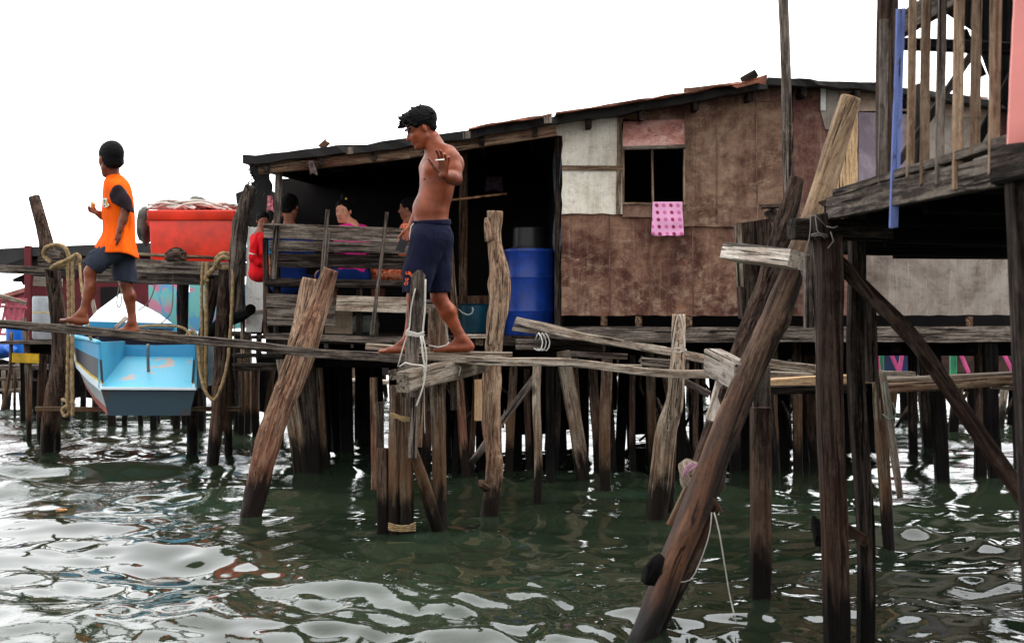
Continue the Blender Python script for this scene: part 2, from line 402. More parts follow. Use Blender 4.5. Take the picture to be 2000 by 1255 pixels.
# ---------------------------------------------------------------- water
def build_water():
    comps = []
    r = np.random.default_rng(5)
    for lam, amp, cnt in ((3.4, .011, 5), (2.1, .0085, 8), (1.25, .0056, 12), (.75, .0034, 14), (.45, .0021, 16), (.27, .0011, 16), (.16, .0005, 14)):
        for _ in range(cnt):
            l = lam * r.uniform(.75, 1.3); th = r.normal(-1.45, .75); k = 2 * np.pi / l
            comps.append((k * np.cos(th), k * np.sin(th), amp * r.uniform(.6, 1.3), r.uniform(0, 6.28), l))
    ys = [2.0]
    while ys[-1] < 70: ys.append(ys[-1] + max(.022, .0042 * ys[-1]))
    ys = np.array(ys); nu = 560; u = np.linspace(-1, 1, nu)
    X = u[None, :] * (ys[:, None] * .42 + 2.2); Y = np.repeat(ys[:, None], nu, 1)
    Z = np.zeros_like(X); dy = np.maximum(.022, .0042 * ys)[:, None]
    # domain warp keeps the pattern from looking like plain sines
    wx = X + .22 * np.sin(Y * .9 + 1.3 * np.sin(X * .7)) ; wy = Y + .20 * np.sin(X * 1.1 + 1.1 * np.sin(Y * .8 + 2))
    patch = .75 + .5 * (np.sin(X * .55 + 1.2) * np.sin(Y * .42 + .4) * .5 + .5)
    fine = .35 + 1.1 * np.clip(np.sin(X * .8 - 1.0 + .6 * np.sin(Y * .6)) * np.sin(Y * .7 + .5 * X) * .5 + .5, 0, 1)
    for kx, ky, a, ph, l in comps:
        att = np.clip((l / dy - 3) / 4, 0, 1)
        s = np.sin(kx * wx + ky * wy + ph)
        if l < .9: s = s * fine
        else: s = s * patch
        Z += a * att * s
    Z *= 1 + .32 * np.exp(-np.clip(Y - 4, 0, None) / 2.5)
    # a swell rolling in under the boat
    Z += .10 * np.exp(-((X + 3.3) / .9) ** 2) * np.exp(-((Y - 14.0) / .33) ** 2)
    V = np.stack([X, Y, Z], -1).reshape(-1, 3); ny = len(ys)
    idx = np.arange(ny * nu).reshape(ny, nu)
    Fq = np.stack([idx[:-1, :-1], idx[:-1, 1:], idx[1:, 1:], idx[1:, :-1]], -1).reshape(-1, 4)
    base = len(V); B = 4000.0
    V = np.vstack([V, [[-B, -B, -.09], [B, -B, -.09], [B, B, -.09], [-B, B, -.09]]])
    Fq = np.vstack([Fq, [[base, base + 1, base + 2, base + 3]]])
    me = bpy.data.meshes.new('water'); me.vertices.add(len(V)); me.vertices.foreach_set('co', V.ravel())
    me.loops.add(len(Fq) * 4); me.loops.foreach_set('vertex_index', Fq.ravel().astype(np.int32))
    me.polygons.add(len(Fq)); me.polygons.foreach_set('loop_start', np.arange(len(Fq)) * 4)
    me.polygons.foreach_set('use_smooth', [True] * len(Fq)); me.update(calc_edges=True)
    m = NT('harbour water'); co = m.coord('Object', (1, 1, 1), rnd=False)
    n1 = m.noise(co, .5, 4, .6)
    m.col(m.ramp(n1, [(.3, (33, 38, 27)), (.55, (34, 44, 31)), (.75, (27, 49, 38))]))
    m.rough(.03); m.b.inputs['IOR'].default_value = 1.45
    c1 = m.coord('Object', (1, 1.0, 1), rnd=False)
    h = m.math('ADD', m.noise(c1, 9, 3, .55, .8), m.math('MULTIPLY', m.noise(c1, 26, 3, .5, .5), .35))
    big = m.mr(m.noise(c1, .55, 3, .5), .40, .60, .2, 1.0)
    y = m.wz()[1]; far = m.mr(y, 9, 24, .4, 2.4)
    h = m.math('MULTIPLY', m.math('MULTIPLY', h, big), far)
    m.bump(h, .5, .012)
    me.materials.append(m.m)
    o = bpy.data.objects.new('water', me); COL.objects.link(o); o['kind'] = 'structure'
build_water()
# ================================================================ THE STILT HOUSE
PLY = stained('stained brown plywood', (64, 40, 35), (98, 70, 59), (136, 108, 90), light=(170, 146, 122), chip=.35, streak=.3, lightamt=.7, dirt=.8, sc=1.0)
PLY2 = stained('scuffed brown plywood', (62, 36, 32), (94, 63, 53), (134, 102, 84), light=(172, 146, 124), chips=(164, 92, 46), chip=.8, streak=.35, lightamt=.75, dirt=.8, sc=1.2)
PLYR = stained('red brown plywood', (66, 40, 38), (94, 62, 56), (120, 88, 78), chip=.0, streak=.35, lightamt=.5, dirt=.6)
WHITEP = stained('flaking white plywood', (196, 186, 168), (226, 218, 202), (236, 230, 218), light=(128, 112, 92), chips=(132, 92, 56), chip=.9, streak=.15, lightamt=.5, dirt=.12, sc=1.3)
GREYP = stained('pale grey plywood', (104, 92, 84), (138, 126, 116), (158, 148, 138), light=(186, 176, 164), streak=.55, lightamt=.2, dirt=.25, chips=(146, 84, 46), chip=.25)
LILAC = stained('faded lilac plywood', (122, 108, 118), (150, 138, 148), (166, 156, 160), light=(120, 100, 92), streak=.3, lightamt=.3, dirt=.2)
SALM = stained('faded beige board', (148, 122, 108), (176, 150, 134), (192, 168, 150), light=(120, 92, 76), streak=.2, lightamt=.2, dirt=.1)
FLAPM = stained('flaking pink awning board', (108, 66, 60), (156, 106, 96), (180, 136, 124), light=(204, 176, 164), chips=(92, 48, 42), chip=.8, streak=.2, lightamt=.8, dirt=.2)
WSHEET = stained('dirty white sheet', (186, 184, 178), (220, 218, 212), (232, 230, 224), light=(170, 160, 146), streak=.15, lightamt=.1, dirt=.05)
DARKW = flat('shaded interior board', (22, 18, 17), .9)  # shade of the interior put into the colour
TAR = flat('black roofing felt', (26, 23, 22), .75, .3, 9, bump=.4)
RUST = flat('rusty roof sheet', (112, 66, 48), .7, .35, 9, bump=.3)

hs0 = P(1085, 640, 13.0)
house = T('stilt_house', 'long brown plywood shack on dark stilts with an open porch and a square black window', 'house', hs0)
# front wall panels
panel('lower_wall_panel', [(1096, 616), (1096, 415), (1346, 420), (1352, 441), (1560, 441), (1560, 616)], 13.03, .014, PLY2, house, rag=1.4)
tag(panel('white_wall_panel', [(1086, 236), (1216, 230), (1218, 330), (1216, 418), (1097, 418), (1098, 265), (1086, 264)], 13.0, .014, WHITEP, house, rag=1.8), 'white flaking wall panel')
for a, b, w in (((1210, 231), (1208, 418), 9), ((1098, 328), (1217, 328), 9)):
    beamp('batten', (*a, 12.985), (*b, 12.985), w, .02, WR if 0 else WB, house, rag=.01)
panel('upper_wall_panel', [(1336, 442), (1336, 172), (1440, 160), (1548, 158), (1548, 443)], 12.995, .016, PLY, house, rag=1.2)
panel('upper_wall_panel', [(1214, 232), (1216, 205), (1340, 180), (1338, 240)], 13.02, .014, PLY, house)
panel('upper_wall_panel', [(1216, 424), (1216, 398), (1340, 398), (1340, 424)], 12.99, .014, PLY, house, rag=.8)
tag(panel('red_wall_panel', [(1549, 616), (1549, 158), (1626, 162), (1626, 616)], 13.01, .014, PLYR, house, rag=1), 'red brown wall panel')
panel('side_wall_panel', [(1604, 160), (1640, 162), (1640, 256), (1612, 252), (1604, 220)], 12.98, .012, SALM if 0 else GREYP, house, rag=1.5)
panel('cover_strip', [(1603, 168), (1613, 168), (1613, 216), (1603, 216)], 12.96, .012, WSHEET, house)
panel('beige_wall_panel', [(1640, 174), (1800, 178), (1930, 190), (1930, 230), (1640, 217)], 12.99, .014, SALM, house)
tag(panel('orange_plywood_panel', [(1628, 216), (1676, 216), (1676, 380), (1628, 380)], 12.985, .012, WN, house), 'new orange plywood panel')
panel('lilac_wall_panel', [(1677, 217), (1722, 217), (1800, 217), (1800, 470), (1677, 470)], 12.99, .016, LILAC, house)
panel('grey_wall_panel', [(1801, 200), (1940, 214), (1940, 470), (1801, 470)], 13.0, .014, GREYP, house)
panel('side_wall_panel', [(1627, 616), (1627, 382), (1684, 382), (1684, 616)], 13.005, .014, PLYR, house, rag=1)
panel('grey_wall_panel', [(1684, 470), (2060, 470), (2060, 614), (1684, 616)], 12.99, .014, GREYP, house, rag=1)
panel('upper_wall_panel', [(1940, 470), (1940, 195), (2300, 230), (2300, 470)], 13.01, .014, PLYR, house)
# torn white side sheet beside the porch opening
for i in range(3):
    pass
sd = []
V = []; Fc = []
for i in range(9):
    t = i / 8
    for j in range(15):
        u = j / 14; yy = 262 + u * (250 - 26 * abs(math.sin(i * 1.9)) * (1 if j > 12 else 0))
        D = 13.04 + t * .5
        V.append(P(1096 - t * 14 + 3 * math.sin(j * .8 + i), yy, 13.04 + t * .5))
for i in range(8):
    for j in range(14): a = i * 15 + j; Fc.append((a, a + 1, a + 16, a + 15))
obj('torn_sheet', V, Fc, flat('grey blue tarpaulin', (92, 98, 108), .6, .2), house, V[0], smooth=True)
beamp('corner_post', (1091, 262, 13.12), (1089, 640, 13.12), 12, .07, WD, house)
panel('wall_patch', [(1098, 560), (1150, 558), (1152, 616), (1098, 616)], 13.0, .008, PLY, house, rag=1.5)
panel('wall_patch', [(1470, 540), (1556, 536), (1558, 612), (1474, 612)], 13.0, .008, stained('scorched board', (40, 26, 24), (70, 44, 36), (104, 66, 46), chips=(190, 92, 46), chip=.9, dirt=.9), house, rag=2.5)
panel('wall_patch', [(1448, 166), (1545, 162), (1545, 196), (1450, 200)], 12.98, .008, PLYR, house, rag=1.5)
for x in (1190, 1268, 1352): beamp('nail_strip', (x, 424, 13.01), (x + 2, 614, 13.01), 2.2, .006, PLYR, house, jag=.01)
for x in (1400, 1478): beamp('nail_strip', (x, 170, 12.98), (x + 1, 438, 12.98), 2, .006, PLY, house)
# window
fr = beamp('window_frame', (1218, 292, 13.0), (1218, 400, 13.0), 4, .05, WB, house)
for a, b in (((1337, 292), (1337, 400)), ((1216, 398), (1339, 398))):
    beamp('window_frame', (*a, 13.0), (*b, 13.0), 4, .05, WB, house)
beamp('window_mullion', (1274, 290, 13.05), (1274, 400, 13.05), 4.5, .03, WB, house)
a, b, c, d = P(1217, 238, 12.97), P(1336, 233, 12.97), P(1338, 288, 12.72), P(1217, 292, 12.72)
n_ = Vector((0, .012, .006)); V = [a, b, c, d, a + n_, b + n_, c + n_, d + n_]
aw = obj('window_flap', V, [(3, 2, 1, 0), (4, 5, 6, 7), (0, 1, 5, 4), (1, 2, 6, 5), (2, 3, 7, 6), (3, 0, 4, 7)], FLAPM, house, a)
beam('flap_edge', P(1216, 290, 12.71), P(1339, 286, 12.71), .035, .03, WG, house)
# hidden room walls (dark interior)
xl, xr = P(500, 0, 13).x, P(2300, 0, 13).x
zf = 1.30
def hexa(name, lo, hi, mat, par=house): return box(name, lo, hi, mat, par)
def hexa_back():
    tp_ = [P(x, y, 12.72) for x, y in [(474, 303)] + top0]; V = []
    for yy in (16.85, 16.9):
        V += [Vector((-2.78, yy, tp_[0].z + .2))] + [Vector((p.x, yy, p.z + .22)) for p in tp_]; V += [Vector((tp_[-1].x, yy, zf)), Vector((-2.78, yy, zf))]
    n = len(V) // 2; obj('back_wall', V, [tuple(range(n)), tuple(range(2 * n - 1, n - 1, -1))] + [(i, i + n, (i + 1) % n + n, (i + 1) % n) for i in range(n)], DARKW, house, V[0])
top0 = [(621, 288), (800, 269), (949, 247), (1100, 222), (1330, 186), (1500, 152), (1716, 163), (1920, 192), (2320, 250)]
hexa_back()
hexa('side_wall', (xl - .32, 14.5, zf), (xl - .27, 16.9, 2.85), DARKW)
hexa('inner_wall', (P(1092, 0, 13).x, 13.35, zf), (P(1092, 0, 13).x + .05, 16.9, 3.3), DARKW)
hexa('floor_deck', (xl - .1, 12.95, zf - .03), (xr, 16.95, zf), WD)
# porch interior odds
beamp('porch_post', (905, 300, 14.2), (905, 645, 14.2), 16, .08, WR, house)
beamp('porch_post', (546, 320, 13.05), (541, 438, 13.05), 13, .06, WG, house)
beamp('porch_post', (541, 438, 13.05), (541, 650, 13.05), 13, .06, WD, house)
beamp('porch_post', (878, 470, 13.3), (890, 640, 13.3), 12, .04, WB, house)
panel('inner_board', [(880, 578), (985, 576), (985, 650), (880, 650)], 14.3, .02, WR, house)
# roof: felt slab over rafters, front edge follows the photo
top = [(474, 303), (500, 303), (621, 288), (690, 283), (800, 269), (851, 262), (923, 254), (949, 247), (1021, 236), (1100, 222), (1220, 204), (1330, 186), (1420, 170), (1500, 156)]
top2 = [(1500, 152), (1560, 154), (1640, 158), (1716, 163), (1800, 175), (1920, 192), (2060, 214), (2320, 250)]
def roof(name, pts, th, D0, D1, mat, rise=.25, off=0, lip=.0):
    V = []; n = len(pts); o1 = random.random() * 30
    dense = []
    for i in range(n - 1):
        for k in range(4):
            t = k / 4; dense.append((pts[i][0] * (1 - t) + pts[i + 1][0] * t, pts[i][1] * (1 - t) + pts[i + 1][1] * t))
    dense.append(pts[-1]); n = len(dense)
    for (D, dz) in ((D0, 0), (D1, rise)):
        for s in (0, 1):
            for i, (x, y) in enumerate(dense):
                p = P(x, y, D0); w = mn.noise(Vector((x * .02 + o1, s * 3, 1))) * .02
                V.append(Vector((p.x, D + (mn.noise(Vector((x * .03 + o1, 5, s))) * .06 if D == D0 else 0), p.z + off + dz - s * th + w)))
    Fc = []
    for i in range(n - 1):
        Fc += [(i, i + 1, n + i + 1, n + i), (2 * n + i + 1, 2 * n + i, 3 * n + i, 3 * n + i + 1), (i + 1, i, 2 * n + i, 2 * n + i + 1), (n + i, n + i + 1, 3 * n + i + 1, 3 * n + i)]
    Fc += [(0, n, 3 * n, 2 * n), (n - 1, 3 * n - 1, 4 * n - 1, 2 * n - 1)]
    return obj(name, V, Fc, mat, house, V[0])
roof('roof', top, .075, 12.72, 17.0, TAR)
roof('roof', top2, .06, 12.74, 17.0, TAR)
tag(roof('rust_sheet', [(915, 255), (960, 245), (1040, 232), (1078, 226)], .018, 12.60, 16.5, RUST, off=.02), 'rusty roof sheet')
tag(roof('rust_sheet', [(1086, 224), (1220, 203), (1330, 185), (1420, 169), (1470, 158), (1498, 152)], .016, 12.58, 16.5, RUST, off=.02), 'rusty roof sheet')
beamp('ridge_block', (1450, 158, 12.7), (1476, 143, 12.7), 15, .1, WD, house)
panel('curled_sheet', [(1430, 168), (1470, 158), (1496, 152), (1496, 166), (1480, 162), (1440, 172)], 12.55, .01, RUST, house)
beamp('fascia_beam', (505, 328, 12.84), (800, 296, 12.84), 28, .06, WR, house)
beamp('fascia_beam', (800, 296, 12.845), (1086, 252, 12.845), 27, .06, WR, house)
for (x, y) in ((683, 292), (911, 262), (1070, 232)):
    panel('roof_cleat', [(x - 8, y - 4), (x + 8, y - 6), (x + 8, y + 8), (x - 7, y + 9)], 12.6, .012, WG, house)
for i in range(13):
    xx = 520 + i * 105; pt = np.interp(xx, [p[0] for p in top + top2[1:]], [p[1] for p in top + top2[1:]])
    beam('rafter', P(xx, pt + 26, 12.78), P(xx, pt + 26, 12.78) + Vector((0, 4.1, .25)), .05, .09, WD, house)
# torn edge of the roof, left corner
for i in range(26):
    x = 478 + random.random() * 30 + i * .4; y = 306 + i * 3.1
    a = P(x, y, 12.9); 
    if i % 2 == 0: tube('roof_fibre', [a, a + Vector((random.uniform(-.07, .04), 0, random.uniform(-.03, .0))), a + Vector((random.uniform(-.09, .05), .02, random.uniform(-.09, -.03)))], .006, TAR, house, ns=4, n=4)
panel('hanging_tarp', [(474, 304), (520, 308), (532, 360), (522, 398), (512, 440), (496, 444), (486, 436), (497, 400), (502, 372), (496, 352), (488, 336)], 13.4, .015, TAR, house, rag=4, step=9)
tube('loose_wire', [P(484, 362, 13), P(484, 350, 13), P(493, 341, 13), P(500, 338, 13)], .004, TAR, house, ns=4)
beamp('roof_rubble', (628, 288, 12.8), (640, 277, 12.8), 12, .06, WR, house, seg=3, jag=.02)
# beams below the floor
beamp('floor_beam', (1060, 653, 12.9), (1600, 653, 12.9), 30, .09, WG, house, ch=.06)
beamp('floor_beam', (1602, 653, 12.88), (2300, 652, 12.88), 31, .09, WG, house, ch=.06)
for x in (1180, 1248, 1345, 1480, 1755, 1893, 1990):
    beamp('joist_end', (x, 627, 12.9), (x, 627, 14.9), 12, .09, WR, house)
beamp('porch_edge_beam', (520, 662, 12.86), (1085, 668, 12.86), 16, .08, WD, house)
beamp('porch_edge_beam', (700, 682, 13.3), (1090, 686, 13.3), 22, .08, WK, house)
beamp('porch_joist', (960, 665, 12.8), (900, 665, 14.8), 14, .06, WB, house)
beamp('porch_step', (905, 656, 12.7), (952, 656, 12.7), 8, .2, WL, house)
beamp('joist_end', (936, 668, 12.75), (936, 668, 14), 14, .06, WB, house)
# stilts seen in the photo, then the dark ranks behind them
def stilt(xt, yt, xb, yb, w, mat, round_=False, par=None, extra=.45, **k):
    D = F * EYE / (yb - 627.5); a = P(xt, yt, D); b = P(xb, yb, D); dd = (b - a).normalized(); b = b + dd * extra
    if round_: return log('stilt', [(b.x, b.y, b.z, w * D / F / 2 * 1.05), ((a.x + b.x) / 2 + random.uniform(-.02, .02), a.y, (a.z + b.z) / 2, w * D / F / 2), (a.x, a.y, a.z, w * D / F / 2 * .95)], mat, par or house, ns=10, step=.08, **k)
    return beam('stilt', b, a, w * D / F, w * D / F * .8, mat, par or house, warp=.012, **k)
for args in ((556, 700, 590, 922, 30, WPALE), (597, 690, 612, 922, 30, WD), (620, 690, 634, 918, 15, WP), (645, 680, 662, 890, 20, WK), (672, 680, 668, 875, 14, WK),
             (893, 700, 912, 930, 17, WR), (908, 740, 920, 905, 12, WD), (1100, 685, 1140, 945, 27, WPALE), (1182, 700, 1182, 962, 21, WP), (1048, 715, 1048, 978, 16, WPALE),
             (1290, 690, 1345, 905, 24, WL), (640, 680, 655, 870, 22, WK), (940, 680, 944, 915, 20, WK), (735, 690, 742, 905, 18, WK), (700, 690, 700, 860, 15, WK)):
    stilt(*args)
beamp('diagonal_brace', (920, 905, 12.0), (1046, 735, 12.0), 14, .05, WG, house)
beamp('diagonal_brace', (1250, 700, 12.3), (1385, 770, 12.3), 14, .05, WG, house)
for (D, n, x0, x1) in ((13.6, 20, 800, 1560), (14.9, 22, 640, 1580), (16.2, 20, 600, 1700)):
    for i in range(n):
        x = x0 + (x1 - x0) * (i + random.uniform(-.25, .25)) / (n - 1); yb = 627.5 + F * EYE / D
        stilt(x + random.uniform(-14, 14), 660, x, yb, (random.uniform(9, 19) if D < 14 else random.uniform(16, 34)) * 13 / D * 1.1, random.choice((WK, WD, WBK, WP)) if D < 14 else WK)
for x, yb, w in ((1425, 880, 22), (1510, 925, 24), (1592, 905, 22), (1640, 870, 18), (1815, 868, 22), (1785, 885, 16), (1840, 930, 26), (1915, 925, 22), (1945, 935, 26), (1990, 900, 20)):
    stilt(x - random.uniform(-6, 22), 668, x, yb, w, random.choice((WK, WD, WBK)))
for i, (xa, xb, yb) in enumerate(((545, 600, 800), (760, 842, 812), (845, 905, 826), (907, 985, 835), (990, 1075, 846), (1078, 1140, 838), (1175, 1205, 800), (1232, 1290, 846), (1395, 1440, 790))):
    panel('added_shade_board', [(xa, 660), (xb, 660), (xb, yb), (xa, yb + 4)], 16.7 - .05 * (i % 2), .02, WK, house, rag=1)  # added dark boards, so the space under the shack reads black
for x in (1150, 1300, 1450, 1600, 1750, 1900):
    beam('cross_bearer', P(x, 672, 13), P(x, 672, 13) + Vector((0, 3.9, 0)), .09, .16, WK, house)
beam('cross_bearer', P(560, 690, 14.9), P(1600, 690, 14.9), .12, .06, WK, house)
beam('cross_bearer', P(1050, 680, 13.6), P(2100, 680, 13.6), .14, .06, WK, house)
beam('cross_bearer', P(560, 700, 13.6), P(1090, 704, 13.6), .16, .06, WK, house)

for i in range(16):
    x = random.uniform(570, 1560); D = random.uniform(13.2, 16); y = random.uniform(700, 800)
    logp('loose_stick', [(x, y, D, 5), (x + random.uniform(-20, 20), y + 40, D, 6), (x + random.uniform(-70, 70), y + random.uniform(60, 110), D + .3, 5)], random.choice((WG, WB, WD)), house, ns=7, step=.1)
# bench-backed porch railing
rail = T('porch_bench', 'slatted grey plank bench back in front of the seated people on the porch', 'bench', P(520, 655, 12.8))
sl = [((516, 450), (800, 461), 29, WG), ((527, 480), (880, 487), 21, WG), ((527, 508), (880, 513), 27, WD), ((520, 549), (880, 555), 12, WD), ((522, 587), (880, 600), 27, WG), ((522, 619), (655, 621), 33, WG)]
for a, b, w, m_ in sl:
    beamp('slat', (*a, 12.8), (*b, 12.8), w, .03, m_, rail, rag=.02)
beamp('slat', (657, 592, 12.77), (800, 596, 12.77), 30, .025, WL, rail, rag=.02)
beamp('seat', (524, 556, 13.0), (880, 560, 13.0), 8, .40, WD, rail)
beamp('bottom_rail', (520, 656, 12.82), (880, 668, 12.82), 13, .05, WG, rail)
beamp('upright', (541, 440, 12.76), (534, 545, 12.76), 12, .04, WG, rail)
beamp('upright', (519, 465, 12.84), (520, 660, 12.84), 10, .06, WBK, rail)
beamp('upright', (640, 452, 12.75), (620, 652, 12.75), 11, .03, WG, rail)
beamp('upright', (703, 560, 12.86), (701, 660, 12.86), 12, .05, WD, rail)
beamp('upright', (733, 600, 12.86), (733, 660, 12.86), 12, .05, WD, rail)
s1 = logp('thin_stick', [(621, 620, 12.70, 8), (630, 520, 12.70, 8), (640, 409, 12.70, 8)], WG, ns=8)
tag(s1, 'thin grey stick leaning on the porch bench just right of the red shirted child, topped above the slats', 'stick', 'thin sticks leaning on the porch bench')
s1['label'] = 'thin grey stick leaning on the bench back between the blue shirted man and the girl'
s2 = logp('thin_stick', [(726, 655, 12.70, 8), (741, 535, 12.70, 7), (756, 414, 12.70, 7)], WG, ns=8)
tag(s2, 'longer thin stick leaning on the bench back between the girl and the walking man', 'stick', 'thin sticks leaning on the porch bench')
# under the bench: plywood sheet, round pot, pale board
t = panel('plywood_offcut', [(637, 606), (688, 608), (688, 652), (634, 651)], 13.05, .02, stained('tan offcut', (120, 100, 84), (150, 130, 110), (166, 148, 128), streak=.2), None, rag=1)
tag(t, 'tan plywood offcut standing under the porch bench', 'board')
CLAY = flat('dull green enamel', (92, 98, 90), .45, .2)
t = lathe('water_pot', P(712, 654, 13.2), [(.06, 0), (.12, .03), (.14, .09), (.13, .14), (.10, .17), (.09, .18)], CLAY, None, ns=24)
tag(t, 'round grey green pot under the porch bench', 'pot')
# blue drum + tub
BLUE = flat('blue drum plastic', (20, 58, 140), .4, .12, 12, spec=.4)
b0 = P(1035, 656, 13.7); dr = T('blue_drum', 'big blue plastic drum on the porch beside the brown wall', 'drum', b0)
rr = 49 * 13.7 / F
prof = [(rr * .94, 0), (rr, .03), (rr, .22), (rr * 1.03, .24), (rr, .26), (rr, .54), (rr * 1.03, .56), (rr, .58), (rr, .79), (rr * 1.02, .80), (rr * 1.02, .83), (rr * .97, .835), (0, .82)]
lathe('barrel_body', b0, prof, BLUE, dr)
lathe('rim', b0 + Vector((0, 0, .80)), [(rr * 1.03, 0), (rr * 1.045, .012), (rr * 1.03, .03), (rr * .98, .03)], BLUE, dr)
t = T('dark_tub', 'black tub standing upside down on the blue drum', 'tub', b0 + Vector((0, 0, .836)))
lathe('tub_body', b0 + Vector((0, 0, .836)), [(.185, 0), (.185, .02), (.17, .025), (.16, .20), (.15, .21), (0, .21)], flat('black plastic', (20, 20, 22), .4), t)
# dim things inside the porch
t = lathe('teal_bucket', P(925, 650, 13.9), [(.13, 0), (.15, .27), (.16, .28), (.14, .285), (.13, .05), (0, .04)], flat('dark teal plastic', (18, 62, 78), .4), None)
tag(t, 'dark teal bucket in the shade behind the walking man', 'bucket')
t = tube('water_hose', [P(895, 603, 13.3), P(905, 612, 13.3), P(918, 615, 13.3), P(924, 606, 13.3), P(922, 600, 13.3)], .008, flat('pale hose', (150, 155, 150), .5), ns=6)
tag(t, 'short pale hose curled beside the dark teal bucket', 'hose')
t = tube('bamboo_rail', [P(868, 392, 13.8), P(930, 385, 13.9), P(990, 378, 14)], .012, flat('pale bamboo', (150, 110, 80), .6, .5, 14), ns=6)
tag(t, 'thin bamboo drying pole hung across the dark porch', 'pole')
# hanging cloths
def cloth(name, x0, y0, x1, y1, D, mat, folds=4, amp=.012, label='', cat='cloth', slant=0, hem=None, nu=30, nv=26, round_=0):
    V = []; Fc = []; o1 = random.random() * 20
    for side in (0, 1):
        for j in range(nv + 1):
            v = j / nv
            for i in range(nu + 1):
                u = i / nu; f = math.sin(u * folds * 6.28 + o1 + v * .6) * amp * (.3 + v * .9) + mn.noise(Vector((u * 3, v * 3, o1))) * amp * 1.2
                x = x0 + (x1 - x0) * u + slant * v + mn.noise(Vector((v * 2, u * 9, o1))) * 1.2 + (u - .5) * 5 * v
                y = y0 + (y1 - y0) * v + (math.sin(u * 7 + o1) * 2.5 if j == nv else 0) + (hem(u) * v if hem else 0)
                p = P(x, y, D - f); p.y += side * .008; V.append(p)
    N_ = (nu + 1) * (nv + 1)
    for s in (0, 1):
        for j in range(nv):
            for i in range(nu):
                a = s * N_ + j * (nu + 1) + i; q = (a, a + nu + 1, a + nu + 2, a + 1); Fc.append(q if s == 0 else q[::-1])
    for i in range(nu):
        Fc.append((i, i + 1, N_ + i + 1, N_ + i)); a = nv * (nu + 1) + i; Fc.append((a + 1, a, N_ + a, N_ + a + 1))
    for j in range(nv):
        a = j * (nu + 1); Fc.append((a + nu + 1, a, N_ + a, N_ + a + nu + 1)); a += nu; Fc.append((a, a + nu + 1, N_ + a + nu + 1, N_ + a))
    o = obj(name, V, Fc, mat, None, V[0], smooth=True)
    if label: tag(o, label, cat)
    return o
def dotmat():
    m = NT('pink dotted towel'); c = m.n('TexCoord'); x = m.n('SeparateXYZ'); m.l(c.outputs['Object'], x.inputs[0])
    u = m.math('MULTIPLY', m.math('ADD', x.outputs[0], m.math('MULTIPLY', x.outputs[2], .12)), 15.5); v = m.math('MULTIPLY', x.outputs[2], 15.5)
    fu = m.math('SUBTRACT', m.math('FRACT', u), .5); fv = m.math('SUBTRACT', m.math('FRACT', v), .5)
    d = m.math('SQRT', m.math('ADD', m.math('MULTIPLY', fu, fu), m.math('MULTIPLY', fv, fv)))
    k = m.math('LESS_THAN', d, .27); par = m.math('FRACT', m.math('MULTIPLY', m.math('FLOOR', u), .5))
    dc = m.mix(m.math('GREATER_THAN', par, .25), lin((150, 30, 84)), lin((206, 104, 156)))
    m.col(m.mix(k, lin((232, 166, 204)), dc)); m.rough(.95); m.b.inputs['Sheen Weight'].default_value = .3
    m.bump(m.noise(m.coord('Object', (1, 1, 1)), 140, 3, .6), .4, .004); return m.m
cloth('towel', 1275, 394, 1333, 456, 12.93, dotmat(), folds=2, amp=.014, label='pink towel with dark pink dots hung over the window sill', cat='towel', hem=lambda u: 6 * math.sin(u * 3.14))
cloth('striped_cloth', 523, 382, 532, 412, 12.95, flat('red white blue stripes', (150, 90, 96), .9, .6, 30), folds=1, amp=.01, label='small striped cloth hanging by the porch post above the child', cat='cloth')
cloth('hanging_rag', 602, 314, 612, 340, 12.7, flat('old grey rag', (78, 66, 62), .95, .3, 20), folds=1, amp=.01, label='grey rag hanging from the roof beam above the blue shirted man', cat='rag', slant=6)
cloth('hanging_cloth', 950, 345, 980, 372, 14.3, flat('dim purple cloth', (52, 42, 54), .95, .3, 20), folds=1, amp=.02, label='dim purple cloth hanging in the dark porch above the drum', cat='cloth')

# white sheeted lean-to left of the porch
lt = T('white_screen', 'dirty white sheet screen on posts beside the porch', 'screen', P(505, 650, 14.2))
panel('sheet', [(482, 444), (527, 440), (522, 540), (510, 648), (480, 648)], 14.2, .02, WSHEET, lt, rag=1)
panel('batten', [(481, 607), (513, 605), (513, 610), (481, 611)], 14.17, .015, WL, lt)
beamp('post', (474, 520, 14.3), (474, 690, 14.3), 8, .05, WL, lt)
beamp('post', (512, 440, 14.3), (505, 700, 14.3), 10, .05, WD, lt)
t = logp('pipe_end', [(440, 630, 14.6, 22), (470, 616, 14.1, 22), (490, 604, 13.8, 22)], WK, ns=14); tag(t, 'short dark log poking out below the white screen', 'log')

# ================================================================ PLANK WALKWAY
def plank(a, b, w, d, mat, label, **k):
    o = beamp('walkway_plank', a, b, w, d, mat, None, **k); tag(o, label, 'plank', 'planks of the walkway'); return o
plank((-140, 620, 9.75), (826, 703.5, 9.78), 16.5, .17, WG, 'long narrow grey plank the boy and the man walk on', warp=.012, ch=.07, seg=60)
plank((718, 675, 10.05), (895, 690, 10.0), 12, .16, WL, 'pale plank end just behind the walking man\'s front foot', jag=.01)
plank((845, 689.5, 9.83), (1000, 691, 9.85), 7.5, .15, WL, 'short pale plank under the walking man\'s back heel')
plank((828, 698.5, 9.7), (1402, 729, 9.9), 15, .19, WL, 'sagging pale plank running right from the man to the leaning pole', warp=.03, ch=.07)
plank((880, 692, 10.05), (1150, 714, 10.1), 6, .14, WL, 'thin pale plank lying behind the sagging plank')
plank((1150, 713, 10.0), (1252, 716, 10.0), 8, .14, WL, 'short plank offcut lying on the sagging plank')
plank((1252, 705, 10.2), (1320, 710, 10.2), 16, .10, WG, 'short grey timber behind the tall pale pole')
